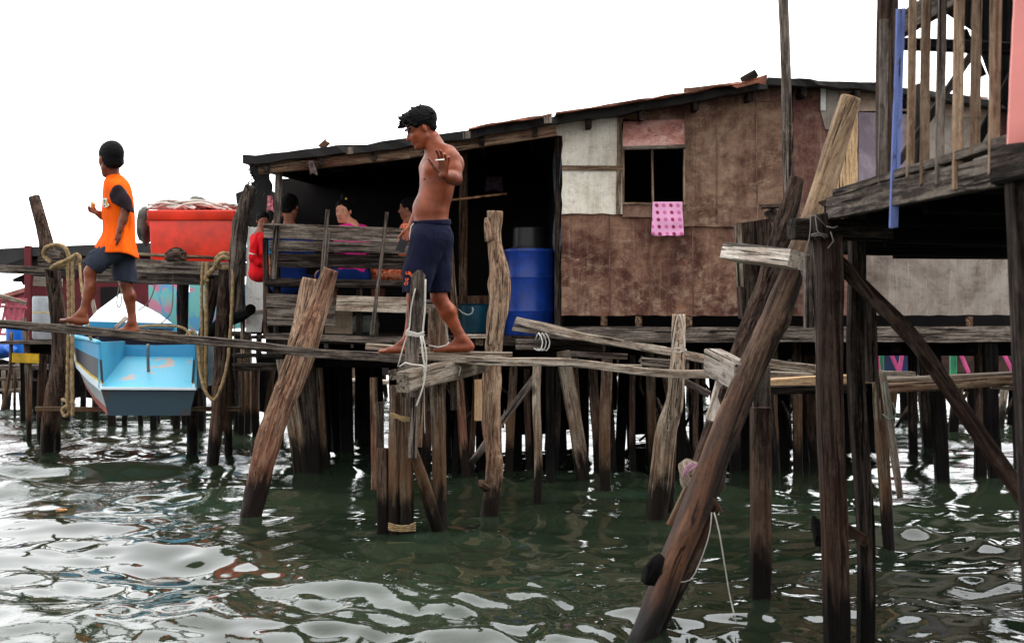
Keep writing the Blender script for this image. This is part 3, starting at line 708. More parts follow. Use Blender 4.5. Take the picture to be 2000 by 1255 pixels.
plank((1030, 634, 12.5), (1400, 706, 11.0), 15, .36, WL, 'wide weathered slab sloping down from the porch corner', warp=.02, jag=.03, seg=26)
plank((1003, 640, 12.4), (1066, 648, 12.35), 13, .07, WL, 'broken plank end at the top of the weathered slab', jag=.03)
plank((1395, 698, 10.6), (1600, 722, 10.2), 18, .28, WL, 'splintered slab end behind the two crossed logs', jag=.05, warp=.02)
plank((1480, 748, 9.4), (1712, 739, 9.4), 18, .16, WN, 'fresh orange sawn plank behind the thick square post')
plank((1470, 730, 9.7), (1580, 735, 9.7), 13, .2, WL, 'rough plank end lying on the fresh orange plank', jag=.04)
plank((1478, 762, 9.3), (1690, 758, 9.3), 16, .10, WD, 'dark bearer timber under the fresh orange plank')
plank((1712, 743, 9.45), (2100, 722, 9.1), 7, .18, WL, 'upper thin plank of the right hand walkway')
plank((1712, 757, 9.35), (2100, 735, 9.0), 18, .16, WB, 'brown plank edge under the thin right hand plank', jag=.02)
plank((1720, 728, 9.9), (1785, 730, 9.9), 9, .1, WL, 'pale batten end beyond the right hand walkway')
plank((1935, 754, 9.5), (2080, 764, 9.4), 7, .05, WL, 'thin batten slung under the right hand walkway')

# crossed cap timber below the slab
t = T('slab_bearer', 'grey bearer timbers and short posts under the upper end of the slab', 'trestle', P(1050, 690, 12.2))
beamp('bearer', (1010, 673, 12.3), (1062, 673, 12.25), 21, .12, WG, t)
beamp('bearer', (1063, 670, 12.35), (1180, 678, 12.2), 20, .09, WD, t)
beamp('bearer', (1100, 690, 12.0), (1225, 696, 12.0), 11, .08, WG, t)
beamp('post', (1075, 665, 12.5), (1075, 985, 12.3), 16, .08, WK, t)
for i in range(3):
    a = 1046 + i * 7
    tube('tie_cord', [P(a, 664, 12.18), P(a + 6, 650, 12.1), P(a + 14, 668, 12.1), P(a + 8, 684, 12.1), P(a - 3, 680, 12.18)], .006, WSHEET, t, ns=5)

# ---------------------------------------------------------------- central trestle under the man
tr = T('walkway_trestle', 'bundle of mossy posts and a thick cross timber lashed together under the walking man', 'trestle', P(800, 1040, 9.6))
def wl_post(x, D): pass
def post_to_water(name, pts, mat, parent, extra=.4, **k):
    a = P(*pts[0][:3]); b = P(*pts[-1][:3]); Q = list(pts); dD = 0
    (x0, y0, D0, w0), (x1, y1, D1, w1) = pts[-2], pts[-1]
    L_ = math.hypot(x1 - x0, y1 - y0); e = extra * F / D1 / L_
    Q.append((x1 + (x1 - x0) * e, y1 + (y1 - y0) * e, D1 + (D1 - D0) * e, w1)); Q = Q[::-1]
    return logp(name, Q, mat, parent, **k)
post_to_water('round_post', [(773, 752, 9.5, 22), (772, 860, 9.5, 26), (771, 1038, 9.5, 26)], WP, tr, lump=.15)
post_to_water('short_post', [(854, 601, 9.85, 36), (856, 690, 9.85, 41), (856, 800, 9.75, 30), (860, 1040, 9.65, 29)], WP, tr)
beamp('square_post', (795, 1160, 9.45), (795, 745, 9.5), 26, .09, WP, tr)
beamp('square_post', (749, 1160, 9.55), (748, 875, 9.55), 22, .08, WBK, tr)
beamp('red_post', (732, 955, 9.7), (730, 737, 9.7), 14, .05, WR, tr)
beamp('thin_post', (742, 880, 9.9), (741, 785, 9.9), 16, .05, WG, tr)
beamp('thin_post', (806, 893, 9.35), (811, 752, 9.35), 17, .05, WG, tr)
beamp('thin_post', (818, 872, 9.6), (824, 745, 9.6), 11, .05, WB, tr)
beamp('thin_post', (887, 800, 9.9), (885, 720, 9.9), 13, .04, WG, tr)
beamp('thin_post', (840, 802, 9.9), (840, 735, 9.9), 10, .04, WG, tr)
post_to_water('brace', [(806, 876, 9.4, 17), (825, 935, 9.45, 25), (856, 1038, 9.55, 27)], WP, tr)
beamp('cross_timber', (786, 747, 9.0), (936, 709, 10.15), 27, .13, WL, tr, ch=.10, jag=.02, warp=.008)
beamp('cross_timber', (769, 732, 9.55), (830, 716, 9.8), 20, .10, WG, tr)
# paddle shaped upright in front of the plank
pts = []
V, Fc = [], []
def paddle():
    D = 9.27; n = 26; prof = []
    for i in range(n + 1):
        t = i / n; y = 715 + 60 - t * (248); w = 13.5
        xc = 797 + (1 - (y - 527) / 250) * 21
        if y < 541: w = 13.5 * math.sqrt(max(0.02, 1 - ((541 - y) / 14.5) ** 2))
        prof.append((xc, y, w))
    V = []
    for (xc, y, w) in prof:
        for s, dd in ((-1, 0), (1, 0), (1, .045), (-1, .045)):
            V.append(P(xc + s * w, y, D) + Vector((0, dd, 0)))
    Fc = [(0, 1, 2, 3)]
    for i in range(n):
        for j in range(4):
            a = i * 4 + j; b = i * 4 + (j + 1) % 4; Fc.append((a, a + 4, b + 4, b))
    Fc.append(tuple(n * 4 + j for j in (3, 2, 1, 0)))
    o = obj('rounded_upright', V, Fc, WG, tr, V[0])
    bm = bmesh.new(); bm.from_mesh(o.data); bmesh.ops.recalc_face_normals(bm, faces=bm.faces); bm.to_mesh(o.data); bm.free()
paddle()
CORD = flat('white nylon cord', (176, 170, 160), .7, .1)
ROPE = flat('hemp rope', (132, 110, 78), .9, .22, 30)
def cord(pts, D, r=.0045, par=tr, m_=None, name='cord'):
    return tube(name, [P(p[0], p[1], p[2] if len(p) > 2 else D) for p in pts], r, m_ or CORD, par, ns=6)
cord([(811, 563), (803, 600), (799, 643), (789, 672), (777, 716)], 9.22)
cord([(831, 545), (830, 600), (826, 643), (824, 680), (829, 712)], 9.22, .006)
for k in range(4):
    cord([(793, 645 + k * 2.2), (806, 650 + k * 2), (826, 651 + k * 2.3), (829, 655), (820, 657 + k)], 9.20, .0045)
cord([(800, 640), (793, 648), (796, 656), (829, 648)], 9.20, .005)
cord([(821, 655), (826, 690), (829, 730), (822, 745)], 9.16, .005)
cord([(825, 655), (833, 695), (828, 748), (816, 785), (813, 792)], 8.95, .005)
cord([(780, 716), (790, 708), (800, 712), (815, 712), (829, 715), (832, 722), (826, 726)], 9.0, .006)
cord([(829, 733), (829, 812), (830, 846)], 9.5, .003)
cord([(838, 674), (856, 678), (872, 674), (877, 668)], 9.6, .005)
cord([(876, 672), (872, 640), (868, 620)], 9.7, .006)
cord([(893, 712), (900, 718), (895, 735)], 9.7, .006)
for k in range(4):
    cord([(758, 1021 + k * 4), (775, 1026 + k * 3.5), (795, 1027 + k * 3), (812, 1020 + k * 5)], 9.36, .006, m_=ROPE, name='rope_lashing')
    cord([(762, 806 + k * 3), (775, 810 + k * 2), (790, 814 + k * 3), (804, 816 + k * 2)], 9.33, .005, m_=ROPE, name='rope_lashing')

# ---------------------------------------------------------------- free standing poles
def pole(label, pts, mat, water=True, name='wooden_pole', **k):
    o = post_to_water(name, pts, mat, None, **k) if water else logp(name, pts[::-1], mat, None, **k)
    return tag(o, label, 'pole')
pole('thick slanting tan log from the bench into the water, orange foot', [(648, 526, 10.9, 30), (625, 590, 10.9, 42), (588, 690, 10.8, 50), (548, 800, 10.7, 46), (520, 880, 10.65, 50), (492, 1000, 10.6, 40)], WR, lump=.15, knots=5, rough=.16, ns=20)
pole('short barky log stub tucked beside the slanting tan log', [(606, 543, 11.1, 26), (596, 600, 11.1, 34), (580, 690, 11.0, 34)], WB, water=False, lump=.3, rough=.16)
pole('reddish log foot showing behind the base of the slanting tan log', [(580, 740, 12.6, 14), (540, 820, 12.6, 20), (505, 868, 12.5, 24)], WR, water=False)
kn = pole('knobbly bleached driftwood post standing by the blue drum, reddish at the water', [(966, 412, 10.6, 30), (966, 470, 10.6, 27), (978, 545, 10.55, 40), (971, 620, 10.5, 34), (962, 700, 10.5, 30), (960, 745, 10.5, 37), (961, 840, 10.45, 34), (964, 930, 10.4, 31), (954, 1004, 10.4, 34)], WB, lump=.22, knots=8, rough=.2, ns=22)
o = logp('branch_stub', [(958, 470, 10.58, 22), (952, 440, 10.56, 14), (949, 425, 10.55, 5)], WB, kn, ns=10)
o = logp('branch_stub', [(962, 960, 10.4, 30), (948, 948, 10.36, 20), (938, 942, 10.32, 14)], WR, kn, ns=10, lump=.3)
o = beamp('yellow_batten', (934, 821, 10.4), (934, 741, 10.4), 14, .02, WN, None); tag(o, 'small yellow batten nailed beside the knobbly driftwood post', 'board')
tp = pole('tall pale smooth post with a wire loop at its top beside the slab', [(1326, 613, 10.1, 26), (1324, 700, 10.1, 29), (1318, 780, 10.15, 33), (1300, 850, 10.25, 42), (1283, 1004, 10.4, 44)], WPALE, knots=3, lump=.05, rough=.07, ns=20)
for q in ([(1312, 690), (1318, 640), (1326, 614), (1334, 640), (1338, 690)], [(1311, 682), (1326, 679), (1341, 685)], [(1311, 686), (1328, 688), (1341, 682)]):
    cord(q, 9.92, .005, par=tp, name='wire')
pole('thin split pole leaning against the foot of the tall pale post', [(1316, 850, 10.6, 12), (1311, 930, 10.6, 14), (1308, 1000, 10.6, 16)], WP)
# the two big crossed logs
lb = pole('big smooth foreground log leaning right, pale at the top', [(1662, 190, 6.9, 40), (1640, 262, 6.9, 44), (1598, 400, 6.85, 46), (1530, 580, 6.8, 52), (1450, 760, 6.75, 54), (1370, 960, 6.68, 56), (1265, 1222, 6.6, 54)], WLOG, ns=24, lump=.06, knots=4, rough=.05)
la = pole('dark cracked log leaning beside the big smooth log', [(1556, 346, 7.6, 30), (1532, 440, 7.6, 42), (1500, 560, 7.6, 46), (1445, 700, 7.5, 42), (1395, 830, 7.4, 36), (1340, 1000, 7.3, 34)], WBK, water=False, rough=.18, lump=.2, ns=20)
pole('third leaning log half hidden between the two crossed logs', [(1515, 540, 7.9, 30), (1478, 640, 7.9, 32), (1440, 760, 7.8, 30), (1400, 860, 7.7, 26)], WBK, water=False)
o = beamp('timber_block', (1427, 493, 6.95), (1560, 508, 6.55), 33, .13, WW, None, ch=.05, jag=.01, warp=.004); tag(o, 'bleached timber block nailed across the two crossed logs, upper one', 'timber', 'timber blocks on the crossed logs')
o = beamp('timber_block', (1392, 705, 7.2), (1450, 737, 6.75), 36, .13, WW, None, ch=.06, jag=.01); tag(o, 'bleached timber block nailed at walkway height beside the crossed logs', 'timber', 'timber blocks on the crossed logs')
o = beamp('short_slat', (1388, 822, 7.05), (1412, 730, 7.1), 24, .03, WW, None); tag(o, 'short pale slat hanging below the lower timber block', 'slat')
o = logp('stone_chunk', [(1436, 750, 7.0, 30), (1424, 775, 7.0, 40), (1434, 800, 7.0, 20)], WBK, None, lump=.4); tag(o, 'dark knot of wood wedged under the lower timber block', 'wood chunk')
o = logp('wood_chunk', [(1338, 905, 6.85, 26), (1352, 925, 6.8, 44), (1368, 950, 6.75, 40), (1362, 966, 6.7, 20)], WL, None, lump=.5, rough=.3, knots=3); tag(o, 'pale splintered wood chunk tied with pink string on the leaning log', 'wood chunk')
for k in range(5):
    c_ = cord([(1334 + k * 3, 935 - k * 4), (1338 + k * 5, 912 - k), (1352 + k * 4, 902 + k * 2), (1372, 915 + k * 3)], 6.68, .004, par=o, m_=flat('pink string', (176, 130, 150), .8), name='string')
beamp('split_slat', (1309, 1026, 6.75), (1350, 938, 6.78), 15, .05, WP, lb)
beamp('split_slat', (1322, 1030, 6.7), (1368, 962, 6.72), 16, .05, WP, lb)
o = logp('wood_chunk', [(1290, 1088, 6.55, 18), (1276, 1110, 6.5, 34), (1268, 1140, 6.5, 26)], WK, None, lump=.5, rough=.3); tag(o, 'black barnacled chunk stuck low on the leaning log', 'wood chunk')
pole('slim dark pole running down the under side of the big leaning log', [(1400, 985, 6.8, 20), (1345, 1105, 6.75, 30), (1300, 1195, 6.7, 30)], WBK)
o = logp('broken_splinter', [(1393, 972, 6.6, 4), (1404, 990, 6.6, 8), (1410, 1003, 6.6, 2)], WR, None, ns=6); tag(o, 'orange splinter sticking out of the leaning log', 'splinter')
o = cord([(1390, 1000), (1386, 1040), (1370, 1090), (1350, 1130), (1325, 1136)], 6.6, .003, par=lb, name='cord')
o = cord([(1395, 1000), (1405, 1040), (1415, 1100), (1425, 1160), (1438, 1215)], 6.6, .0035, par=lb, name='cord')
sp = beamp('square_post', (1484, 1290, 7.25), (1487, 795, 7.2), 37, .10, WBK, None, ch=.05); tag(sp, 'square dark brown post between the crossed logs and the thick post', 'post')
beamp('post_cap', (1487, 794, 7.15), (1487, 716, 7.15), 34, .04, WG, sp)
o = beamp('splice_post', (1478, 620, 7.9), (1470, 436, 7.9), 66, .14, WBK, None, jag=.05, ch=.05); tag(o, 'thick splintered post stump behind the crossed logs', 'post')
o = beamp('splice_batten', (1447, 560, 7.7), (1442, 437, 7.7), 13, .03, WL, o if 0 else None); tag(o, 'grey batten on the left side of the splintered stump', 'batten')
o = beamp('tall_post', (1546, 600, 8.6), (1528, -60, 8.6), 17, .05, WG, None, ch=.05, seg=30); tag(o, 'tall thin squared post rising into the sky in front of the wall', 'post')
# broken bark bits behind the log tops
for i, (x, y, lab) in enumerate(((1500, 405, 'flat piece of bark lying beside the dark cracked log'),)):
    o = beamp('bark_piece', (1486, 403, 8.2), (1546, 400, 8.2), 8, .10, WBK, None, jag=.04); tag(o, lab, 'bark')
    beamp('bark_flake', (1500, 410, 8.25), (1518, 425, 8.25), 22, .05, WG, o, jag=.04)
# ================================================================ RAISED WALKWAY ON THE RIGHT
rw = T('raised_walkway', 'dark raised walkway on thick square posts with a railing of uneven slats', 'walkway', (1.6, 6.2, 1.9))
def xe(D): return 1.36 + .07 * (6.2 - D)
zd = EYE + .505
# deck: polygon in plan with thickness
plan = [(xe(6.2), 6.2), (xe(4.2), 4.2), (xe(2.8), 2.8), (5.2, 2.8), (5.2, 9.4), (2.38, 9.4), (1.62, 6.75)]
V = [Vector((x, y, zd)) for x, y in plan] + [Vector((x, y, zd - .03)) for x, y in plan]; n = len(plan)
obj('deck', V, [tuple(range(n)), tuple(range(2 * n - 1, n - 1, -1))] + [(i, i + n, (i + 1) % n + n, (i + 1) % n) for i in range(n)], WK, rw, V[0])
for i in range(9):
    y = 3.0 + i * .75; x0 = xe(y) + .10 if y < 6.2 else 1.62 + (y - 6.75) * .3 + .12
    beam('joist', (max(x0, 1.5), y, zd - .075), (5.2, y, zd - .075), .07, .05, WK, rw)
beam('edge_beam', (xe(6.1), 6.1, zd - .02), (xe(4.35), 4.35, zd - .045), .045, .095, WG, rw, warp=.01, jag=.02, ch=.06)
beam('edge_beam', (xe(6.0), 6.0, zd + .035), (xe(3.0), 3.0, zd + .04), .05, .03, WG, rw, warp=.01, ch=.06)
beam('edge_beam', (xe(4.34), 4.34, zd - .03), (xe(2.9), 2.9, zd - .03), .06, .12, WD, rw)
beamp('head_beam', (1545, 446, 6.15), (1735, 450, 6.2), 40, .12, WD, rw, ch=.04)
beamp('head_beam', (1735, 452, 6.21), (2500, 470, 6.9), 42, .10, WK, rw)
beamp('head_beam', (1640, 478, 7.6), (2500, 500, 9.0), 34, .1, WK, rw)
beamp('head_beam', (1690, 476, 9.0), (2200, 492, 9.3), 26, .1, WK, rw)
# posts
beamp('post', (1639, 1340, 6.15), (1613, 464, 6.1), 44, .11, WBK, rw, ch=.03, warp=.01, seg=40)
beamp('post', (1645, 1340, 6.26), (1588, 425, 6.22), 18, .10, WG, rw, ch=.03, warp=.006)
beamp('post', (1606, 466, 6.03), (1600, 420, 6.03), 30, .05, WD, rw, jag=.02)
beamp('post', (1577, 640, 6.25), (1577, 500, 6.25), 15, .05, WG, rw)
beamp('post', (1693, 1340, 6.35), (1672, 465, 6.35), 29, .08, WD, rw, ch=.04, warp=.012)
beamp('post', (1703, 745, 7.2), (1696, 570, 7.2), 24, .06, WD, rw)
beamp('post', (2034, 1300, 4.25), (1990, 292, 4.25), 46, .08, WD, rw, ch=.04)
beamp('lower_brace', (1650, 1030, 6.3), (1690, 1055, 6.2), 22, .05, WBK, rw, jag=.02)
beamp('lower_brace', (1596, 1020, 6.5), (1604, 1060, 6.4), 20, .05, WK, rw, jag=.03)
logp('diagonal_log', [(2060, 1075, 5.9, 34), (1995, 965, 5.95, 34), (1900, 830, 6.0, 32), (1790, 670, 6.05, 32), (1700, 575, 6.1, 30), (1637, 512, 6.12, 30)], WBK, rw, ns=18, lump=.06, knots=3, rough=.07)
# railing
def atx(px): return 1.794 / ((px - 1000) / F + .07)
bal = [(1725, 38, 372, 17, WG), (1752, 18, 445, 17, WBLUE), (1779, -2, 392, 15, WTAN), (1809, -60, 360, 18, WTAN), (1839, -60, 358, 17, WG), (1872, -60, 369, 20, WTAN), (1906, -60, 301, 19, WTAN), (1944, -60, 338, 21, WTAN)]
for i, (x, y0, y1, w, m_) in enumerate(bal):
    D = atx(x) - .03; sk = {1: 7, 2: 4}.get(i, 2)
    a = P(x - sk, y1, D); b = P(x + sk, y0, D)
    o = beam('baluster', a, b, w * .92 * D / F, .022, m_, rw, warp=.004, jag=.012, ch=.05)
    if i == 1: o['label'] = 'blue painted baluster'
p0 = P(1733, 52, atx(1735)) + Vector((.05, 0, 0)); p1 = Vector((xe(3.6) + .05, 3.6, p0.z))
beam('top_rail', p0, p1, .03, .09, WG, rw, ch=.06)
zr = p0.z - .20
beamp('rear_rail', (1765, 88, 5.5), (2060, 100, 5.5), 22, .05, WK, rw)
beamp('rail_post', (1731, 372, 5.75), (1733, -80, 5.75), 34, .07, WBK, rw, ch=.04)
beamp('rear_brace', (1755, 318, 6.0), (1905, 95, 6.0), 13, .04, WD, rw)
beamp('rear_brace', (1880, 330, 6.4), (1995, 110, 6.4), 16, .04, WK, rw)
beamp('rear_brace', (1918, 150, 6.0), (1880, 60, 6.0), 15, .04, WK, rw)
beamp('rear_post', (1793, 330, 6.6), (1797, 165, 6.6), 12, .06, WD, rw)
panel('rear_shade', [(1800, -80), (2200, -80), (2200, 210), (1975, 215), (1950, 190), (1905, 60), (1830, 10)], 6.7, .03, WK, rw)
tag(panel('pink_board', [(1986, -80), (2100, -80), (2100, 268), (1969, 281), (1976, 120)], 4.0, .012, flat('pink painted board', (222, 138, 130), .6, .05, 3), rw, rag=.6), 'pink painted board')
# bark scraps on the deck corner
for i in range(9):
    x = 1622 + i * 10.5; y = 392 - i * 4.0 + random.uniform(-3, 3)
    beamp('bark_scrap', (x - 10, y + 5, 6.3 + .03 * (i % 3)), (x + 14, y - 5 + random.uniform(-6, 4), 6.3 + .03 * (i % 3)), random.uniform(6, 14), .12, random.choice((WBK, WB, WG)), rw, jag=.04)
panel('side_board', [(1612, 390), (1700, 372), (1760, 360), (1760, 385), (1720, 398), (1690, 408), (1668, 424), (1612, 424)], 6.36, .03, WBK, rw, rag=2.5, step=8)
# wires on the post head
for q in ([(1580, 423), (1592, 420), (1612, 440)], [(1592, 420), (1596, 450), (1612, 466)], [(1584, 458), (1598, 455), (1616, 458)], [(1585, 461), (1600, 459), (1617, 462)], [(1583, 420), (1582, 460), (1570, 500), (1563, 520), (1572, 550)], [(1614, 442), (1628, 445), (1636, 442)], [(1622, 452), (1628, 470), (1617, 485)]):
    cord(q, 5.98, .0025, par=rw, m_=flat('old wire', (120, 112, 106), .5), name='wire')
o = post_to_water('square_stake', [(1713, 735, 9.3, 22), (1722, 860, 9.25, 28), (1736, 1060, 9.15, 24)], WP, None, ns=8); tag(o, 'grey stake under the right hand walkway, darker at the water', 'stake', 'stakes under the right hand walkway')
o = logp('split_stake', [(1758, 972, 9.0, 12), (1745, 880, 9.0, 17), (1733, 790, 9.0, 15), (1724, 726, 9.0, 13)], WL, None, lump=.2, rough=.2, ns=9); tag(o, 'pale cracked stake tied with green cord', 'stake', 'stakes under the right hand walkway')
for q in ([(1727, 745), (1732, 790), (1740, 812), (1750, 808), (1744, 785)], [(1724, 808), (1736, 818), (1750, 814)]):
    cord(q, 8.9, .004, par=o, m_=flat('green cord', (120, 140, 126), .8), name='cord')
o = beamp('loose_slat', (1672, 880, 9.6), (1684, 800, 9.6), 14, .03, WG, None); tag(o, 'loose grey slat tied with white cord between the two square posts', 'slat')
cord([(1665, 822), (1680, 824), (1690, 815), (1692, 832)], 9.5, .004, par=o)

# ================================================================ BOAT HOIST AND BOAT (left)
bh = T('boat_hoist', 'pole frame with two heavy beams that holds up the blue boat and the red tub', 'frame', P(100, 880, 15.5))
def postw(px, **k): return post_to_water('post', px, k.pop('mat', WD), bh, **k)
logp('post', [(90, 1000, 15.6, 25), (92, 880, 15.6, 26), (100, 800, 15.5, 32), (118, 700, 15.4, 34), (110, 590, 15.3, 30), (95, 490, 15.2, 28), (66, 383, 15.2, 22)], WBK, bh, lump=.12, knots=4)
postw([(120, 620, 15.9, 18), (112, 750, 15.9, 16), (112, 868, 15.9, 13)], mat=WP)
postw([(375, 700, 15.3, 22), (376, 886, 15.2, 22)])
postw([(440, 520, 14.4, 24), (432, 700, 14.4, 30), (428, 780, 14.3, 28), (415, 905, 14.2, 25)], mat=WBK)
postw([(448, 520, 15.0, 16), (444, 700, 15.0, 18), (446, 860, 15.0, 16)], mat=WP)
logp('post', [(462, 620, 14.2, 24), (463, 500, 14.2, 32), (474, 420, 14.2, 28), (489, 362, 14.2, 20)], WG, bh, knots=2)
logp('forked_post', [(398, 660, 15.1, 24), (412, 590, 15.1, 22), (424, 555, 15.1, 18), (432, 530, 15.1, 16)], WBK, bh)
logp('forked_post', [(412, 590, 15.1, 16), (408, 565, 15.1, 12), (405, 545, 15.1, 12)], WBK, bh)
logp('forked_post', [(400, 660, 15.0, 22), (430, 630, 14.9, 22), (458, 606, 14.8, 20), (487, 602, 14.7, 18)], WK, bh)
postw([(358, 530, 15.6, 24), (356, 640, 15.6, 22), (360, 700, 15.6, 20)], extra=.1)
beamp('main_beam', (78, 514, 15.0), (300, 519, 14.9), 24, .12, WG, bh, ch=.05)
beamp('main_beam', (268, 520, 14.88), (518, 528, 14.7), 26, .12, WG, bh, ch=.05)
beamp('side_beam', (-40, 524, 15.5), (110, 530, 15.5), 16, .08, WG, bh)
beamp('second_beam', (190, 540, 15.4), (420, 546, 15.4), 22, .08, WG, bh)
beamp('second_beam', (66, 549, 15.6), (120, 552, 15.6), 18, .04, WW, bh, jag=.02)
beamp('low_rail', (70, 798, 15.3), (230, 799, 15.3), 9, .06, WP, bh)
beamp('low_rail', (375, 799, 14.6), (470, 798, 14.6), 9, .06, WP, bh)
beamp('end_block', (95, 492, 14.8), (124, 500, 14.7), 12, .1, WG, bh)
logp('boathook', [(190, 493, 14.85, 6), (330, 499, 14.8, 7), (450, 505, 14.75, 7)], WB, bh, ns=8)
o = logp('coir_bundle', [(326, 503, 14.7, 14), (345, 499, 14.65, 20), (362, 501, 14.7, 14)], WBK, None, lump=.5, rough=.35); tag(o, 'dark fibre bundle resting on the hoist beam in front of the tub', 'bundle')
# ropes
def rope(label, pts, r=.02, group='ropes on the boat hoist'):
    o = tube('rope', [P(*p) for p in pts], r * .82, ROPE, None, ns=9, rope=1); return tag(o, label, 'rope', group)
rope('thick rope wound round the left hoist post and beam end', [(100, 512, 14.75), (86, 500, 14.8), (90, 484, 14.75), (112, 478, 14.7), (130, 488, 14.7), (133, 510, 14.7), (118, 520, 14.7), (100, 524, 14.72), (112, 516, 14.62), (135, 506, 14.6), (150, 497, 14.6), (155, 506, 14.6), (150, 520, 14.65)], .028)
rope('left rope falling straight beside the boy\'s feet, longest one', [(141, 505, 14.62), (142, 600, 14.62), (141, 700, 14.62), (142, 812, 14.62)], .024)
rope('left rope falling just left of the longest one', [(131, 508, 14.68), (134, 600, 14.68), (132, 700, 14.68), (131, 800, 14.7)], .020)
rope('rope slanting from the left hoist beam to the boat side', [(155, 510, 14.62), (159, 560, 14.5), (166, 600, 14.4), (174, 645, 14.3), (178, 665, 14.3)], .018)
rope('rope wound round the right hoist post end in a fat coil', [(405, 550, 14.3), (402, 540, 14.3), (418, 524, 14.3), (424, 505, 14.25), (434, 496, 14.2), (448, 496, 14.2), (456, 505, 14.2), (450, 520, 14.2), (432, 522, 14.25), (425, 512, 14.2), (436, 502, 14.15), (449, 506, 14.15)], .03)
rope('rope hanging down from the knot left of the right post', [(405, 512, 14.35), (403, 560, 14.35), (403, 640, 14.35), (402, 700, 14.35), (402, 760, 14.4)], .026)
rope('second rope hanging beside the knot of the right post', [(396, 512, 14.42), (394, 560, 14.42), (394, 640, 14.42), (396, 760, 14.42)], .02)
rope('rope hanging in a long U from the right post to the boat', [(455, 515, 14.15), (454, 580, 14.1), (450, 650, 14.1), (444, 710, 14.1), (432, 755, 14.1), (418, 780, 14.1), (402, 765, 14.1), (392, 730, 14.15), (387, 680, 14.2), (381, 652, 14.2), (370, 648, 14.2), (362, 660, 14.2)], .022)
rope('rope lying along the boat gunwale', [(258, 640, 14.5), (290, 636, 14.4), (320, 636, 14.3), (350, 638, 14.25), (368, 648, 14.2), (380, 668, 14.15)], .018)
rope('knotted rope bundle at the left low rail', [(122, 780, 14.9), (134, 786, 14.8), (138, 800, 14.85), (128, 812, 14.85), (122, 800, 14.9), (134, 792, 14.8), (140, 806, 14.85)], .025)
for lab, q in (('thin line hanging from the hoist beam above the boat deck', [(308, 525), (302, 560), (290, 590), (270, 606)]), ('thin dark line looped over the boat deck by the boy\'s leg', [(232, 560), (228, 590), (232, 600), (237, 590), (235, 560)]), ('thin line from the forked post to the boat side', [(338, 530), (336, 600), (322, 625), (300, 640)]), ('thin straight line hanging by the right hoist post', [(460, 540), (459, 620), (457, 700), (458, 740)])):
    o = tube('thin_line', [P(a, b, 14.9) for a, b in q], .006, flat('grey line', (110, 98, 84), .8), None, ns=5); tag(o, lab, 'line')

# red insulated tub with nets on top
RED = flat('glossy red plastic', (222, 50, 22), .4, .12, 4, spec=.5)
tb = T('red_tub', 'big red plastic tub standing on the hoist beams', 'tub', P(373, 502, 15.2))
def frustum(name, x0, x1, y0, y1, tx, D0, dep, mat, par, bev=.02):
    """x0,x1 top px, y0 top, y1 bottom; tx taper px"""
    bm = bmesh.new(); bmesh.ops.create_cube(bm, size=1)
    for v in bm.verts:
        t = v.co.z + .5; xx = (x0 + tx * (1 - t)) if v.co.x < 0 else (x1 - tx * (1 - t)); yy = y1 + (y0 - y1) * t
        p = P(xx, yy, D0); p.y = D0 + (v.co.y + .5) * dep + (0.02 * (1 - t) if v.co.y < 0 else -0.02 * (1 - t)); v.co = p
    bmesh.ops.bevel(bm, geom=bm.edges[:], offset=bev, segments=3, affect='EDGES', profile=.5)
    c = P((x0 + x1) / 2, y1, D0)
    for v in bm.verts: v.co -= c
    me = bpy.data.meshes.new(name); bm.to_mesh(me); bm.free(); me.materials.append(mat)
    o = bpy.data.objects.new(name, me); COL.objects.link(o); o['_w'] = tuple(c); o['_r'] = (1, 0, 0, 0)
    if par: o.parent = par; o.location = c - wl(par)
    else: o.location = c
    for p in me.polygons: p.use_smooth = True
    bm = bmesh.new(); bm.from_mesh(me)
    for e in bm.edges:
        if len(e.link_faces) == 2 and e.calc_face_angle(0) > .7: e.smooth = False
    bm.to_mesh(me); bm.free(); return o
frustum('tub_body', 291, 455, 426, 514, 3, 14.98, .72, RED, tb, .015)
frustum('tub_rim', 286, 459, 410, 430, 1, 14.94, .80, RED, tb, .014)
for x, s in ((289, -1), (457, 1)): frustum('rim_lug', x - 3, x + 3, 430, 440, 1, 15.0, .06, RED, tb, .004)
NET = stained('pale folded net', (170, 158, 146), (208, 200, 190), (226, 220, 212), light=(196, 150, 122), streak=.4)
nets = []
nb = T('fishing_net', 'heap of pale rope and folded net lying on the red tub', 'net', P(370, 410, 15.3))
rr_ = random.Random(4)
for i in range(30):
    x0 = 284 + rr_.random() * 60; x1 = x0 + 60 + rr_.random() * 70; x1 = min(x1, 462); y0 = 404 - rr_.random() * 8; y1 = 405 - rr_.random() * 9; D = 15.0 + rr_.random() * .5
    o = tube('net_strand', [P(x0, y0 + 4, D), P(x0 + (x1 - x0) * .3, y0 - rr_.random() * 6, D), P(x0 + (x1 - x0) * .7, y1 - rr_.random() * 6, D + .05), P(x1, y1 + 5, D)], .013, NET, nb, ns=6)
def blob(name, c, r, mat, par, sub=3, amp=.2, seed=0, fs=2.0):
    bm = bmesh.new(); bmesh.ops.create_icosphere(bm, subdivisions=sub, radius=1)
    for v in bm.verts:
        k = 1 + amp * mn.noise(v.co * fs + Vector((seed, 0, 0))) + amp * .4 * mn.noise(v.co * fs * 3 + Vector((seed, 5, 0)))
        v.co = Vector((v.co.x * r[0] * k, v.co.y * r[1] * k, v.co.z * r[2] * k))
    me = bpy.data.meshes.new(name); bm.to_mesh(me); bm.free(); me.materials.append(mat)
    for p in me.polygons: p.use_smooth = True
    o = bpy.data.objects.new(name, me); COL.objects.link(o); o['_w'] = tuple(c); o['_r'] = (1, 0, 0, 0)
    if par: o.parent = par; o.location = Vector(c) - wl(par)
    else: o.location = c
    return o
